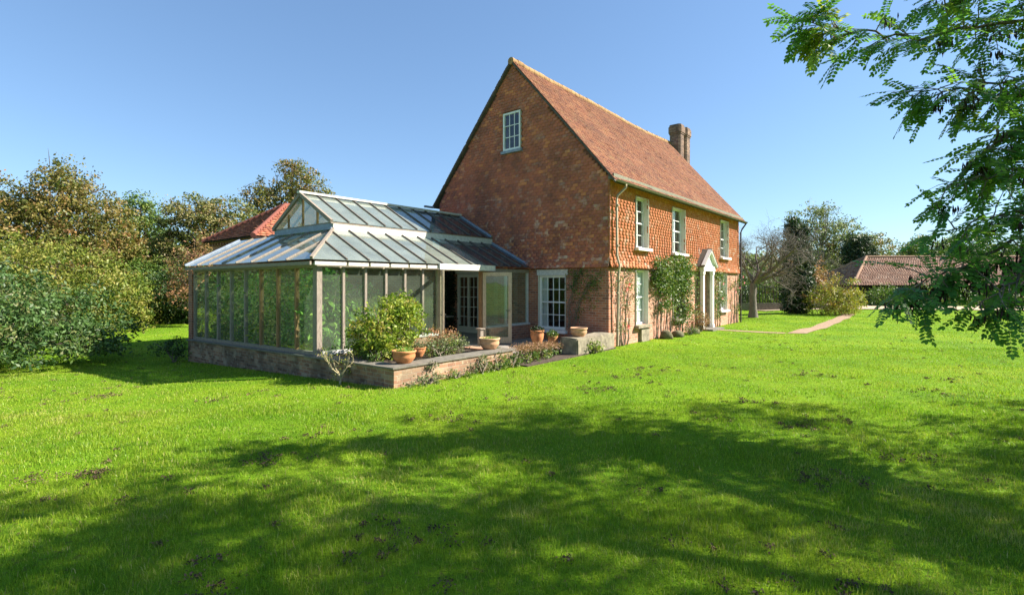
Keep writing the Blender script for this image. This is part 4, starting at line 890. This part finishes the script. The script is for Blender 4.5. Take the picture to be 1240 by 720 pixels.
M['tile_barn_ridge'] = simple('barn_ridge', c3(0.288, 0.176, 0.112), .9, .3, 6)
hip_roof(29.4, 53, 43.7, 51.3, 1.75, 4.35); hip_roof(42.0, 50, 40.7, 48.6, 1.75, 4.2)
tree('creeper_hedge', 31.6, 42.3, [(-.6, 0, .7, 1.3, .6, .95), (1.2, 0, .75, 1.5, .6, .95), (3.2, 0, .7, 1.5, .6, .9), (5.2, 0, .7, 1.5, .6, .9)], M['lf_mid'], 'low green hedge growing in front of the barn wall', 'hedge', size=.12, per=5, lp=34, r0=.05)
tree('creeper_hedge', 40.0, 41.2, [(-1, 0, .6, 1.3, .6, .8), (1.2, 0, .65, 1.5, .6, .85)], M['lf_grey'], 'grey low bush by the barn behind the hanging robinia branch', 'bush', size=.12, per=4, lp=30, r0=.05)

# ---------------------------------------------------------------- climbers on the house
def climber(name, x0, y0, regs, stems, mat, label, size=.055, plane='y', flowers=0, fm='petal', stemr=.016, thick=.16):
    """regs: (a0, z0, a1, z1, n leaves); stems: polylines of (a, z) on the wall"""
    t = thing(name, (x0, y0, 0), label, 'climbing plant'); mb = MB()
    W_ = lambda a, z, o: Vector((a, -o, z)) if plane == 'y' else Vector((-o, a, z))
    for s in stems:
        for k in range(3):
            pts = []
            for i in range(len(s)-1):
                for j in range(5):
                    u = j/5; pts.append(W_(s[i][0]*(1-u)+s[i+1][0]*u+random.gauss(0, .028)+.03*(k-1), s[i][1]*(1-u)+s[i+1][1]*u, .05+.05*random.random()))
            pts.append(W_(s[-1][0], s[-1][1], .06)); n_ = len(pts); mb.tube(pts, [stemr*(1-.7*i/n_) for i in range(n_)], 5, False)
    P = []; T = []
    for a0, z0, a1, z1, n_ in regs:
        nc = max(3, n_//26)
        for k in range(nc):
            ca, cz = random.uniform(a0, a1), random.uniform(z0, z1); tt = min(1, max(0, random.gauss(.45, .25)))
            for j in range(26):
                P.append(W_(ca+random.gauss(0, .10), cz+random.gauss(0, .09), .04+abs(random.gauss(0, thick*.6)))); T.append(min(1, max(0, tt+random.gauss(0, .12))))
        for k in range(nc//5):
            a = random.uniform(a0, a1); z = random.uniform(z0, z1); mb.tube([W_(a, z, .05), W_(a+random.uniform(-.2, .2), z+random.uniform(0, .25), .2), W_(a+random.uniform(-.3, .3), z+random.uniform(-.1, .3), .3)], [.006, .005, .002], 4, False)
    mb.build('stems', M['twig'], t)
    nn = np.tile([0, -1, .5] if plane == 'y' else [-1, 0, .5], (len(P), 1)).astype(float)
    leaves('foliage', np.array([tuple(p) for p in P]), np.full(len(P), size), mat, t, unit(nn), np.array(T), .6, .45)
    for k in range(flowers):
        a0, z0, a1, z1, n_ = random.choice(regs); c = W_(random.uniform(a0, a1), random.uniform(z0, z1), .26)
        m = MB()
        for j in range(9):
            an = j*2.4; rr = .012+.0035*j; cc = c+Vector((math.cos(an)*rr, -.004*j if plane == 'y' else 0, math.sin(an)*rr)); d = Vector((math.cos(an), -.6, math.sin(an))).normalized()*.045; w = d.cross(Vector((0, 1, 0))).normalized()*.026
            m.add([cc, cc+d*.6+w, cc+d, cc+d*.6-w], [(0, 1, 2, 3)])
        m.build('flower', M[fm], t)
    return t
climber('climbing_rose', .8, -.1, [(.1, 1.75, 1.5, 2.35, 420), (.5, 1.1, 1.6, 1.8, 240), (.2, .2, 1.3, 1.0, 110)], [[(.55, 0), (.6, 1.1), (.5, 2.2)], [(.85, 0), (.95, 1.2), (1.3, 2.2)], [(1.05, 0), (1.15, .8), (1.0, 1.7)], [(.7, 0), (.45, 1.3), (.9, 2.3)]], M['lf_rose'], 'sparse climbing rose with red blooms at the house corner by the downpipe', flowers=3)
climber('gable_creeper', 0, .9, [(.15, 1.7, 1.35, 2.3, 750), (.3, 1.2, 1.1, 1.7, 170), (.9, .75, 1.5, 1.4, 120)], [[(1.2, .5), (1.0, 1.3), (.6, 1.9)], [(1.3, .5), (1.35, 1.2), (1.0, 2.2)]], M['lf_rose'], 'green creeper spreading under the tiles on the shaded gable', plane='x')
climber('climbing_rose', 4.6, -.1, [(2.9, 1.75, 4.75, 2.75, 3300), (4.7, 1.7, 6.1, 2.85, 3000), (5.3, .6, 6.2, 1.8, 1000), (2.75, 1.5, 3.7, 2.3, 700), (3.3, .9, 4.6, 1.8, 800), (4.6, .4, 5.6, 1.8, 900)], [[(3.2, 0), (3.3, 1.2), (3.9, 2.3)], [(3.55, 0), (3.6, 1), (3.5, 2.2)], [(3.9, 0), (4.2, 1.3), (4.3, 2.5)], [(4.4, 0), (4.3, 1.2), (4.8, 2.4)], [(5.2, 0), (5.3, 1.3), (5.2, 2.5)], [(5.6, 0), (5.6, 1.3), (5.5, 2.4)]], M['lf_rose'], 'large leafy climber covering the middle ground floor window', size=.075, thick=.34)
climber('climbing_rose', 9.9, -.1, [(8.85, 1.0, 10.4, 2.45, 2200), (9.0, .4, 10.0, 1.2, 600)], [[(9.6, 0), (9.7, 1.2), (9.6, 2.3)], [(9.9, 0), (10.0, 1.2), (10.1, 2.3)]], M['lf_rose'], 'leafy climber between the white front door and the far window', flowers=2, fm='petal_pink')
climber('climbing_rose', 12, -.1, [(11.3, .5, 12.8, 2.3, 420), (12.4, 1.2, 13.2, 2.2, 160)], [[(11.5, 0), (11.6, 1.2), (11.4, 2.3)], [(12.0, 0), (12.1, 1.3), (12.3, 2.3)], [(12.5, 0), (12.4, 1.3), (12.6, 2.3)]], M['lf_rose'], 'thin climber with pink blooms on the far corner of the house', flowers=4, fm='petal_pink')
ivy = climber('ivy_column', 0, 6.8, [(6.45, .2, 7.25, 2.3, 3600), (6.5, .1, 7.2, 1.6, 2000)], [[(6.8, 0), (6.8, 2.2)], [(7.0, 0), (7.0, 2.2)]], M['lf_ivy'], 'dense dark ivy left of the french door seen through the open doors', plane='x', size=.08, thick=.3)
shrub('dry_shrub', 6.75, -.3, 0, [(0, 0, .55, .28, .25, .5), (.25, 0, .4, .25, .22, .4)], M['lf_russet'], 'dry brown and green shrub just left of the white porch', size=.05, per=22, lp=18, stems=14)
shrub('clump_plant', 5.3, -.45, 0, [(0, 0, .2, .4, .25, .25)], M['lf_rose'], 'small green clump at the foot of the big climber', size=.045, per=22, lp=18)
M['mossstone'] = simple('mossy_dark_stone', c3(.12, .11, .06), .95, .6, 9, bstr=.7, bdist=.02)
def boulder(x, y, r, h, label):
    m = MB(); m.lathe([(0.001, 0), (r, .02), (r*1.05, h*.4), (r*.9, h*.8), (r*.5, h), (0.001, h*1.02)], (x, y, -.02), 14)
    m.v = [(a+.05*r*math.sin(b*23+c*17), b+.12*r*math.sin(a*19+c*13), c+.06*r*math.sin(a*15+b*11)) for a, b, c in m.v]
    tag(m.build('mossy_stone', M['mossstone']), label, 'stone')
boulder(4.35, -.36, .20, .24, 'rounded mossy stone left of the climber stems'); boulder(5.9, -.38, .22, .22, 'rounded mossy stone at the right of the climber'); boulder(3.5, -.30, .20, .30, 'dark mossy stone at the foot of the climber nearest the camera')

# ---------------------------------------------------------------- pots
def pot(name, x, y, z, prof, mat, label, plant=None, pr=.2, ph=.1, pmat='lf_fern', n=420, size=.03, group=None):
    t = thing(name, (x, y, z), label, 'plant pot', group); m = MB().lathe(prof, (x, y, z), 32); m.build('pot', M[mat], t)
    rtop = prof[-1][0]; zt = prof[-1][1]; s = MB().lathe([(.001, zt), (rtop+.004, zt-.001)], (x, y, z), 20); s.build('soil', M['soil'], t)
    if plant:
        a = rng.random(n)*6.283; rr = pr*np.sqrt(rng.random(n)); P = np.stack([x+rr*np.cos(a), y+rr*np.sin(a), z+zt+ph*rng.random(n)**1.2*(1.15-rr/pr*.6)], 1)
        leaves('plant', P, np.full(n, size), M[pmat], t, np.tile([0, 0, 1.], (n, 1)), None, .5, .3)
    return t
bowl = lambda r, h: [(.001, 0), (r*.62, 0), (r*.66, h*.05), (r*.93, h*.38), (r*.97, h*.55), (r*.93, h*.74), (r*.98, h*.80), (r*1.04, h*.86), (r*1.05, h*.97), (r*1.0, h), (r*.93, h*.99), (r*.90, h*.86)]
urn = lambda r, h: [(.001, 0), (r*.55, 0), (r*.60, h*.06), (r*.9, h*.5), (r*.98, h*.78), (r*.92, h*.86), (r*1.05, h*.9), (r*1.06, h), (r*.95, h), (r*.9, h*.9)]
barrel = lambda r, h: [(.001, 0), (r*.72, 0), (r*.98, h*.4), (r, h*.6), (r*.9, h*.88), (r*.95, h*.92), (r*.95, h), (r*.82, h), (r*.78, h*.9)]
pg = 'terracotta pots round the terrace'
pot('terracotta_bowl', -7.13, .50, .376, bowl(.225, .24), 'terracotta', 'round terracotta bowl with green seedlings at the corner of the terrace wall', 1, .19, .10, group=pg)
pot('terracotta_bowl', -4.55, .62, .376, bowl(.24, .26), 'terracotta_pale', 'pale terracotta bowl in front of the open glass door', 1, .2, .06, group=pg, n=300)
pot('terracotta_bowl', -1.55, .06, .462, bowl(.23, .24), 'terracotta_pale', 'empty clay bowl standing on the short stone wall', None, group=pg)
pot('small_pot', -6.45, .90, .376, urn(.16, .2), 'terracotta', 'small terracotta pot half hidden by dry plants beside the corner bowl', 1, .13, .14, 'lf_grey', 160, .05, group=pg)
pot('terracotta_urn', -1.62, 1.42, .10, urn(.20, .46), 'terracotta', 'wide terracotta pot in shade under the white sash window', 1, .2, .16, 'lf_ivy', 400, .06, group=pg)
pot('orange_jar', -1.98, .62, .03, barrel(.145, .44), 'terracotta', 'tall orange clay jar beside the short stone wall', 1, .15, .22, 'lf_rose', 260, .06, group=pg)

# ---------------------------------------------------------------- bed planting
shrub('yellow_green_shrub', -6.6, 1.62, .30, [(-.1, 0, .6, .8, .55, .58), (.45, .1, .75, .5, .4, .42), (-.45, 0, .45, .5, .42, .4), (.2, 0, 1.05, .38, .32, .3), (.55, .05, 1.15, .16, .16, .3)], M['lf_shrub'], 'big yellow green shrub in the bed in front of the glasshouse', size=.068, per=30, lp=26, cr=.13, stems=26)
shrub('dry_herb', -5.55, 1.35, .30, [(0, 0, .30, .30, .28, .28), (.35, 0, .25, .3, .25, .25)], M['lf_russet'], 'dry brown herb clump behind the corner bowl', size=.05, per=40, lp=20, stems=12, r0=.008)
shrub('silver_herb', -5.85, .95, .33, [(0, 0, .2, .45, .2, .2), (.6, .1, .2, .35, .2, .2)], M['lf_grey'], 'grey green herb spilling behind the corner bowl', size=.045, per=40, lp=22, stems=8, r0=.008)
shrub('dark_ground_plant', -7.0, 2.1, .32, [(0, 0, .2, .25, .6, .22), (.5, -.9, .15, .5, .3, .16)], M['lf_rose'], 'low dark plant at the foot of the corner glass', size=.05, per=18, lp=18)
def bare_shrub():
    x, y = -7.85, 1.55; z = float(gz(x, y)); t = thing('bare_shrub', (x, y, z), 'small leafless lichened shrub leaning on the terrace wall', 'shrub'); mb = MB(); rnd = random.Random(3); tips = []
    def g(p, d, L, r, k):
        pts = [p]; q = p; dd = d.normalized()
        for i in range(4): dd = (dd+Vector((rnd.gauss(0, .2), rnd.gauss(0, .22), rnd.gauss(.04, .2)))).normalized(); q = q+dd*L/4; pts.append(q)
        mb.tube(pts, [r*(1-.15*i) for i in range(5)], 5, False)
        if k < 3:
            for j in range(4): g(pts[rnd.randint(2, 4)], dd+Vector((rnd.gauss(0, .25), rnd.gauss(0, .8), rnd.gauss(.1, .5))), L*.62, r*.55, k+1)
        else: tips.append(q)
    g(Vector((x, y, z-.03)), Vector((0, -.15, 1)), .24, .028, 0)
    for s in (-.7, .7, 1.0): g(Vector((x, y, z+.16)), Vector((.05, s, .55)), .34, .018, 1)
    mb.build('stems', simple('lichened_twig', c3(.36, .30, .17), .95, .3, 20), t)
    P = np.array([tuple(p) for p in tips for _ in range(3)])+rng.normal(0, .03, (len(tips)*3, 3)); leaves('foliage', P, np.full(len(P), .035), M['lf_shrub'], t)
bare_shrub()
for i, (x, y, rx, h, m, lab) in enumerate(((-6.95, .0, .45, .17, 'lf_grey', 'grey leaved clump at the foot of the terrace corner'), (-6.2, .0, .38, .15, 'lf_rose', 'second low clump along the foot of the terrace wall'), (-5.45, .02, .28, .32, 'lf_grey', 'upright grey clump against the middle of the terrace wall'),
    (-4.95, .0, .28, .36, 'lf_rose', 'green clump left of the terrace wall end'), (-4.45, .0, .3, .30, 'lf_rose', 'green clump at the right end of the terrace wall'))):
    shrub('border_plant', x, y, float(gz(x, y))-.01, [(0, 0, h*.4, rx, .16, h*.7), (rx*.5, 0, h*.6, rx*.4, .13, h*.6)], M[m], lab, 'border plant', 'plants at the foot of the terrace wall', size=.045, per=34, lp=16, cr=.08)
for i, (x, y, h, lab) in enumerate(((-3.75, .18, .34, 'rusty sedum clump next to the end of the terrace wall'), (-3.1, .28, .32, 'rusty sedum clump in the middle of the small border'), (-2.55, .40, .26, 'rusty sedum clump nearest the orange jar'))):
    t = shrub('sedum_plant', x, y, .02, [(0, 0, h*.35, .42, .30, h*.55)], M['lf_rose'], lab, 'border plant', 'rusty sedum clumps', size=.06, per=34, lp=14, cr=.08)
    P = np.stack([x+rng.normal(0, .24, 2200), y+rng.normal(0, .16, 2200), h+.02+rng.normal(0, .04, 2200)], 1); leaves('flower_heads', P, np.full(2200, .026), M['lf_sedum'], t)
for x, y, h, lab in ((-4.15, .95, .42, 'spiky grey plant by the door leaf'), (-3.4, 1.5, .2, 'low green plant inside the opening of the glass doors'), (-1.3, .75, .16, 'green ground plant between the jar and the shaded pot')):
    shrub('terrace_plant', x, y, .05, [(0, 0, h*.5, .22, .2, h*.55)], M['lf_grey'] if 'spiky' in lab else M['lf_rose'], lab, 'border plant', size=.06, per=30, lp=16, cr=.1)

shrub('wall_creeper', -1.35, -.30, 0, [(0, 0, .22, .26, .07, .2), (.3, 0, .12, .2, .06, .12)], M['lf_shrub'], 'yellow green creeper on the front of the short stone wall', 'climbing plant', size=.05, per=50, lp=16, cr=.07)
shrub('trailing_plant', -6.75, .12, .30, [(0, 0, .0, .13, .05, .16), (.08, .02, -.14, .1, .05, .14)], M['lf_grey'], 'dead brown trail of stems hanging over the terrace wall near the corner bowl', 'climbing plant', size=.04, per=60, lp=14, cr=.05, stems=3, bottom=-1)
shrub('coping_plant', -5.95, .86, .37, [(0, 0, .08, .3, .12, .13), (.5, 0, .1, .3, .12, .16)], M['lf_rose'], 'green plants growing over the back edge of the wall coping', size=.045, per=36, lp=16, cr=.08, stems=4)
shrub('coping_plant', -7.25, 1.25, .35, [(0, 0, .1, .18, .3, .16), (.1, .5, .12, .2, .3, .16)], M['lf_rose'], 'dark green tuft on the coping under the yellow green shrub', size=.05, per=36, lp=16, cr=.08, stems=4)

# ---------------------------------------------------------------- inside the glasshouse
ip = 'plants inside the glasshouse'
def big_plant(x, y, h, rad, mat, label, n=16, leafs=.30):
    t = thing('glasshouse_plant', (x, y, .1), label, 'plant', ip); mb = MB(); P = []; 
    for k in range(n):
        a = random.uniform(0, 6.283); e = Vector((x+math.cos(a)*rad*random.random()**.5, y+math.sin(a)*rad*random.random()**.5, .1+h*random.uniform(.35, 1))); b = Vector((x, y, .1))
        m = b.lerp(e, .5)+Vector((0, 0, .12)); mb.tube([b, m, e], [.02, .014, .006], 5, False)
        for j in range(26): u = random.uniform(.25, 1.05); P.append(tuple(b.lerp(e, u)+Vector((random.gauss(0, .12), random.gauss(0, .12), random.gauss(.02, .12)))))
    mb.build('stems', M['twig'], t); leaves('foliage', np.array(P), np.full(len(P), leafs), M[mat], t, np.tile([-.5, -.3, .8], (len(P), 1)), None, .32, .35, .25)
for x, y, h, r, m, lab, lf in ((-6.9, 3.7, 1.9, .5, 'lf_fern', 'large leaved bright plant behind the corner post of the glasshouse', .24), (-6.95, 5.0, 1.6, .5, 'lf_fern', 'tall bright fern behind the third left pane from the corner', .2), (-7.0, 6.3, 1.7, .5, 'lf_shrub', 'bright leafy plant behind the middle of the left glass', .14),
    (-7.0, 7.7, 1.8, .5, 'lf_fern', 'green plant behind the farther left panes', .14), (-7.0, 9.2, 1.8, .5, 'lf_shrub', 'pale green plant behind the farthest left panes', .12), (-5.9, 3.9, 1.7, .5, 'lf_mid', 'dark leaved plant behind the second right pane', .22), (-4.9, 5.5, 1.9, .6, 'lf_mid', 'tall dark plant in the middle of the glasshouse', .18), (-5.0, 8.6, 2.0, .7, 'lf_mid', 'tall green plant at the back of the glasshouse', .16)):
    big_plant(x, y, h, r, m, lab, 20, lf)
for i, (x, y, mt, lab) in enumerate(((-6.95, 4.4, 'lf_fern', 'bushy bright foliage pressed behind the first left panes from the corner'), (-7.0, 5.7, 'lf_shrub', 'bushy yellow green foliage behind the left glass, third from the corner'), (-7.0, 7.0, 'lf_fern', 'bushy green foliage behind the middle left panes'), (-7.0, 8.4, 'lf_shrub', 'bushy foliage behind the farther left panes'), (-7.0, 9.7, 'lf_fern', 'bushy foliage against the far end of the left glass'))):
    tree('glasshouse_shrub', 0, 0, [], M['dark'], lab) if False else shrub('glasshouse_shrub', x, y, .1, [(0, 0, .6, .32, .62, .62), (0, .2, 1.45, .30, .6, .62), (.1, -.3, 1.2, .3, .5, .5)], M[mt], lab, 'shrub', ip, size=.10, per=13, lp=18, cr=.16, stems=10)
shrub('glasshouse_shrub', -6.7, 3.75, .1, [(0, 0, .5, .4, .35, .5), (.15, .1, 1.3, .45, .35, .55), (-.1, .1, 1.75, .35, .3, .35)], M['lf_fern'], 'tall bright leafy plant just inside the corner of the glasshouse', 'shrub', ip, size=.13, per=16, lp=18, cr=.16, stems=12)
shrub('glasshouse_shrub', -5.75, 3.9, .1, [(0, 0, .5, .4, .3, .5), (.1, .1, 1.35, .4, .3, .5)], M['lf_rose'], 'dark leafy plant behind the yellow green shrub inside the right glass', 'shrub', ip, size=.12, per=15, lp=18, cr=.16, stems=12)
# wooden chair and small table
ch = thing('wooden_chair', (-4.55, 4.05, .10), 'pale wooden chair standing behind the glass left of the doors', 'chair')
cx, cy, cz = -4.55, 4.05, .10
MB().box(cx-.22, cy-.22, cz+.43, cx+.22, cy+.22, cz+.46).build('seat', M['palewood'], ch)
for a, b in ((-.2, -.2), (-.2, .2)): MB().box(cx+a-.02, cy+b-.02, cz, cx+a+.02, cy+b+.02, cz+.43).build('leg', M['palewood'], ch)
for b in (-.2, .2): MB().beam((cx+.2, cy+b, cz), (cx+.27, cy+b, cz+.88), .04, .04, (0, 1, 0)).build('leg', M['palewood'], ch)
m = MB(); 
for k in range(3): m.box(cx+.235+.014*k, cy-.18, cz+.56+.12*k, cx+.25+.014*k, cy+.18, cz+.62+.12*k)
m.build('backrest', M['palewood'], ch)
tb = thing('round_table', (-5.25, 4.1, .10), 'small pale wooden table beside the chair inside the glasshouse', 'table'); cx, cy = -5.25, 4.1
MB().lathe([(.001, .68), (.36, .68), (.37, .70), (.36, .715), (.001, .715)], (cx, cy, .1), 28).build('tabletop', M['palewood'], tb)
for k in range(4): a = k*math.pi/2+.4; MB().beam((cx+math.cos(a)*.28, cy+math.sin(a)*.28, .1), (cx+math.cos(a)*.2, cy+math.sin(a)*.2, .78), .035, .035, (0, .3, .9)).build('leg', M['palewood'], tb)
tb = thing('iron_table', (-1.9, 5.0, .10), 'small dark round table seen through the open glass doors', 'table'); cx, cy = -1.9, 5.0
MB().lathe([(.001, .70), (.30, .70), (.31, .715), (.30, .73), (.001, .73)], (cx, cy, .1), 28).build('tabletop', M['stonecap'], tb); MB().lathe([(.2, 0), (.19, .02), (.03, .05), (.025, .70)], (cx, cy, .1), 16).build('leg', M['iron'], tb)
m = MB().box(-2.72, 2.62, .1, -2.60, 2.74, .58).box(-2.76, 2.58, .581, -2.56, 2.78, .61); tag(m.build('wooden_stand', M['wood']), 'short pale wooden post stand beside the right door post', 'stand')

# ---------------------------------------------------------------- robinia at the right
rob = thing('robinia_tree', (*site(11.5, 2.2), 0), 'robinia tree whose leafy branches hang into the right of the view', 'tree')
mb = MB(); RB = (11.5, 2.2)
trunk = [s3(*RB, -.1), s3(RB[0], RB[1], 1.2), s3(RB[0]-.1, RB[1]+.1, 2.6), s3(RB[0]-.1, RB[1]+.2, 4.0), s3(RB[0]+.1, RB[1]+.1, 6.0), s3(RB[0], RB[1], 8.5)]
mb.tube(trunk, [.46, .36, .32, .28, .20, .08], 14)
crown = [(0, 0, 8.6, 3.2, 3.0, 2.4), (-2.6, 2.6, 7.9, 2.2, 2.2, 1.6), (2.8, 1.5, 7.6, 2.3, 2.2, 1.8), (-2.6, -1.8, 7.4, 2.3, 2.2, 1.7), (1.5, -2.6, 7.2, 2.4, 2.2, 1.8), (0.3, 4.1, 7.2, 2.4, 1.7, 1.7), (-.5, .5, 10.4, 2.2, 2.0, 1.3), (-4.3, 1.6, 8.2, 1.3, 1.6, 1.0), (3.2, 4.3, 6.0, 2.2, 1.6, 1.5), (3.4, -1, 5.6, 1.9, 1.9, 1.5), (-2.0, -4.2, 6.8, 1.8, 1.5, 1.3), (-4.0, -1.2, 8.2, 1.4, 1.4, .9), (-.4, 5.3, 8.6, 1.3, 1.0, .9), (5.0, 3.2, 7.2, 1.6, 1.5, 1.4)]
cb = []
for b in crown:
    x, y = site(RB[0]+b[0], RB[1]+b[1]); cb.append((x, y, b[2], b[3], b[4], b[5]))
    c = Vector((x, y, b[2])); a = trunk[3].lerp(trunk[4], random.random()); m = a.lerp(c, .5)+Vector((0, 0, .3)); mb.tube([a, m, c], [.12, .09, .04], 7, False)
    for k in range(6):
        e = Vector((x+random.gauss(0, .5)*b[3], y+random.gauss(0, .5)*b[4], b[2]+random.gauss(.1, .5)*b[5])); mb.tube([m.lerp(c, .3+.1*k), m.lerp(e, .6), e], [.04, .025, .008], 5, False)
P, Nn, T = clumped(cb, 1.6, 62, .46, .6)
leaves('crown', P, np.full(len(P), .12), M['lf_robinia'], rob, Nn, T*.7, .5)
# boughs reaching over the lawn, with pinnate leaves and hanging pods
fo = s3(RB[0]-.1, RB[1]+.15, 3.6); fo2 = s3(RB[0], RB[1]+.1, 5.2)
boughs = [  # (right, ahead, height) points in metres
 (fo2, [(8.6, 6.2, 5.6), (7.1, 6.6, 5.35), (6.1, 6.3, 5.15), (4.9, 6.1, 4.85), (4.0, 6.0, 4.85), (3.4, 5.9, 4.95)]),
 (fo2, [(8.6, 5.4, 5.7), (7.2, 6.6, 5.6), (6.2, 6.3, 5.7), (5.2, 6.3, 5.4)]),
 (fo2, [(8.6, 5.6, 5.0), (7.4, 6.3, 4.7), (6.3, 6.3, 4.45), (5.6, 6.2, 4.25), (5.0, 6.2, 4.25)]),
 (fo2, [(8.6, 5.2, 4.6), (7.3, 6.0, 4.2), (6.5, 6.0, 3.9), (5.8, 6.0, 3.6), (5.5, 6.0, 3.45)]),
 (fo, [(8.8, 5.0, 3.9), (7.2, 5.9, 3.5), (6.3, 5.9, 3.3), (5.6, 5.9, 3.15), (5.1, 5.9, 3.05)]),
 (fo, [(8.4, 4.8, 3.5), (7.0, 5.9, 3.0), (6.2, 5.9, 2.8), (5.5, 5.8, 2.65), (5.0, 5.8, 2.5)]),
 (fo, [(8.2, 4.4, 3.3), (6.6, 5.6, 2.9), (5.9, 5.6, 2.55), (5.2, 5.6, 2.2), (4.6, 5.5, 1.95), (4.2, 5.5, 1.85)]),
 (fo, [(8.2, 4.2, 3.1), (6.4, 5.4, 2.5), (5.7, 5.4, 2.2), (5.2, 5.3, 1.9), (4.8, 5.2, 1.65)]),
 (fo2, [(8.6, 6.0, 4.6), (7.4, 6.6, 4.1), (6.7, 6.6, 3.7), (6.3, 6.6, 3.4)])]
LV = []; LF = []; LT = []; LR_ = []; LK = 1.4; PV = []; PF = []
def leaflet(c, d, n, L, w, t):
    b = len(LV); s = d.cross(n).normalized()*w/2; LV.extend([c, c+d*L*.3+s*.95-n*.003, c+d*L*.75+s*.85-n*.003, c+d*L, c+d*L*.75-s*.85-n*.003, c+d*L*.3-s*.95-n*.003]); LF.append([b, b+1, b+2, b+3]); LF.append([b, b+3, b+4, b+5]); LT.extend([t]*6); LR_.extend([random.random()]*6)
def compound(p, d, L, t, n_):
    up = Vector((0, 0, 1)); d = d.normalized(); side = d.cross(up).normalized(); q = p; dd = d.copy(); np_ = 7
    up2 = (up+Vector((random.gauss(0, .3), random.gauss(0, .3), 0))).normalized(); side = dd.cross(up2).normalized()
    for i in range(np_):
        dd = (dd+Vector((0, 0, -.055))).normalized(); q = q+dd*L/np_
        if i >= 1 or True:
            for s in (-1, 1):
                ld = (side*s+dd*.35+Vector((0, 0, -.25+random.gauss(0, .12)))).normalized(); nn = ld.cross(dd*s).normalized(); leaflet(q, ld, nn, L*.21*random.uniform(.85, 1.15), L*.12, t)
    leaflet(q, dd, up2, L*.22, L*.125, t); tw.tube([p, p.lerp(q, .5)+Vector((0, 0, .008)), q], [.0022, .0018, .001], 3, False)
tw = MB(); rb = random.Random(21)
def pods(p, n_):
    for k in range(n_):
        c = p+Vector((rb.gauss(0, .035), rb.gauss(0, .035), -rb.uniform(0, .10))); L = rb.uniform(.07, .11); a = rb.uniform(0, 6.28); w = Vector((math.cos(a), math.sin(a), 0))*.011; b = len(PV); e = Vector((rb.gauss(0, .012), rb.gauss(0, .012), -L)); th = Vector((-w.y, w.x, 0))*.25
        PV.extend([c-w*.3, c+e*.5-w+th, c+e, c+e*.5+w+th, c+w*.3, c+e*.5-th*1.0]); PF.extend([[b, b+1, b+2, b+3], [b+4, b+3, b+2, b+5]])
for bi, (st, pl) in enumerate(boughs):
    pts = [st]+[s3(*p) for p in pl]; dense = []
    for i in range(len(pts)-1):
        for j in range(6): dense.append(pts[i].lerp(pts[i+1], j/6)+Vector((rb.gauss(0, .018), rb.gauss(0, .018), rb.gauss(0, .018))))
    dense.append(pts[-1]); n_ = len(dense); mb.tube(dense, [.034*(1-i/n_)**1.1+.004 for i in range(n_)], 7, False)
    tot = 0
    for i in range(8, n_):
        for rep in range(1 if bi in (4, 5, 7) or (bi in (6, 8, 3) and i % 2) else 2):
            p = dense[i]; dirn = (dense[i]-dense[i-1]).normalized(); fr = (i-8)/(n_-8)
            d = (dirn*.55+Vector((rb.gauss(0, .6), rb.gauss(0, .6), rb.gauss(-.05 if bi < 3 else -.18, .42)))).normalized(); L = rb.uniform(.3, .85)*(.95-.55*fr)
            tp = [p]; dd = d.copy(); q = p
            for k in range(5): dd = (dd+Vector((rb.gauss(0, .12), rb.gauss(0, .12), rb.gauss(-.05, .1)))).normalized(); q = q+dd*L/5; tp.append(q)
            tw.tube(tp, [.009, .008, .0065, .005, .004, .0025], 4, False); tt = min(1, max(0, rb.gauss(.35, .2)+(.45 if rb.random() < .06 else 0)))
            for k in range(1, 6):
                for s in (-1, 1):
                    if rb.random() < (.46 if bi < 4 else .36):
                        dk = (tp[k]-tp[k-1]).normalized(); sd = dk.cross(Vector((0, 0, 1))); sd = sd.normalized() if sd.length > .1 else Vector((1, 0, 0))
                        compound(tp[k], (sd*s*.8+dk*.7+Vector((rb.gauss(0, .2), rb.gauss(0, .2), rb.gauss(-.05, .3)))), rb.uniform(.22, .33), min(1, max(0, tt+rb.gauss(0, .08))), 7)
            compound(tp[-1], dd, .27, tt, 7)
            if rb.random() < (.6 if bi >= 2 else .25): pods(tp[rb.randint(1, 3)]+Vector((0, 0, -.04)), rb.randint(6, 14))
            if bi == 6 and rb.random() < .5: pods(tp[1]+Vector((0, 0, -.08)), 14); pods(tp[1]+Vector((0, 0, -.18)), 8)
mb.build('trunk', M['bark'], rob); tw.build('twigs', M['twig'], rob)
V = np.array([tuple(v) for v in LV]); npmesh('leaves', V, np.array(LF), M['lf_robinia'], rob, {'rnd': LR_, 'tint': LT})
npmesh('seed_pods', np.array([tuple(v) for v in PV]), np.array(PF), M['pod'], rob)
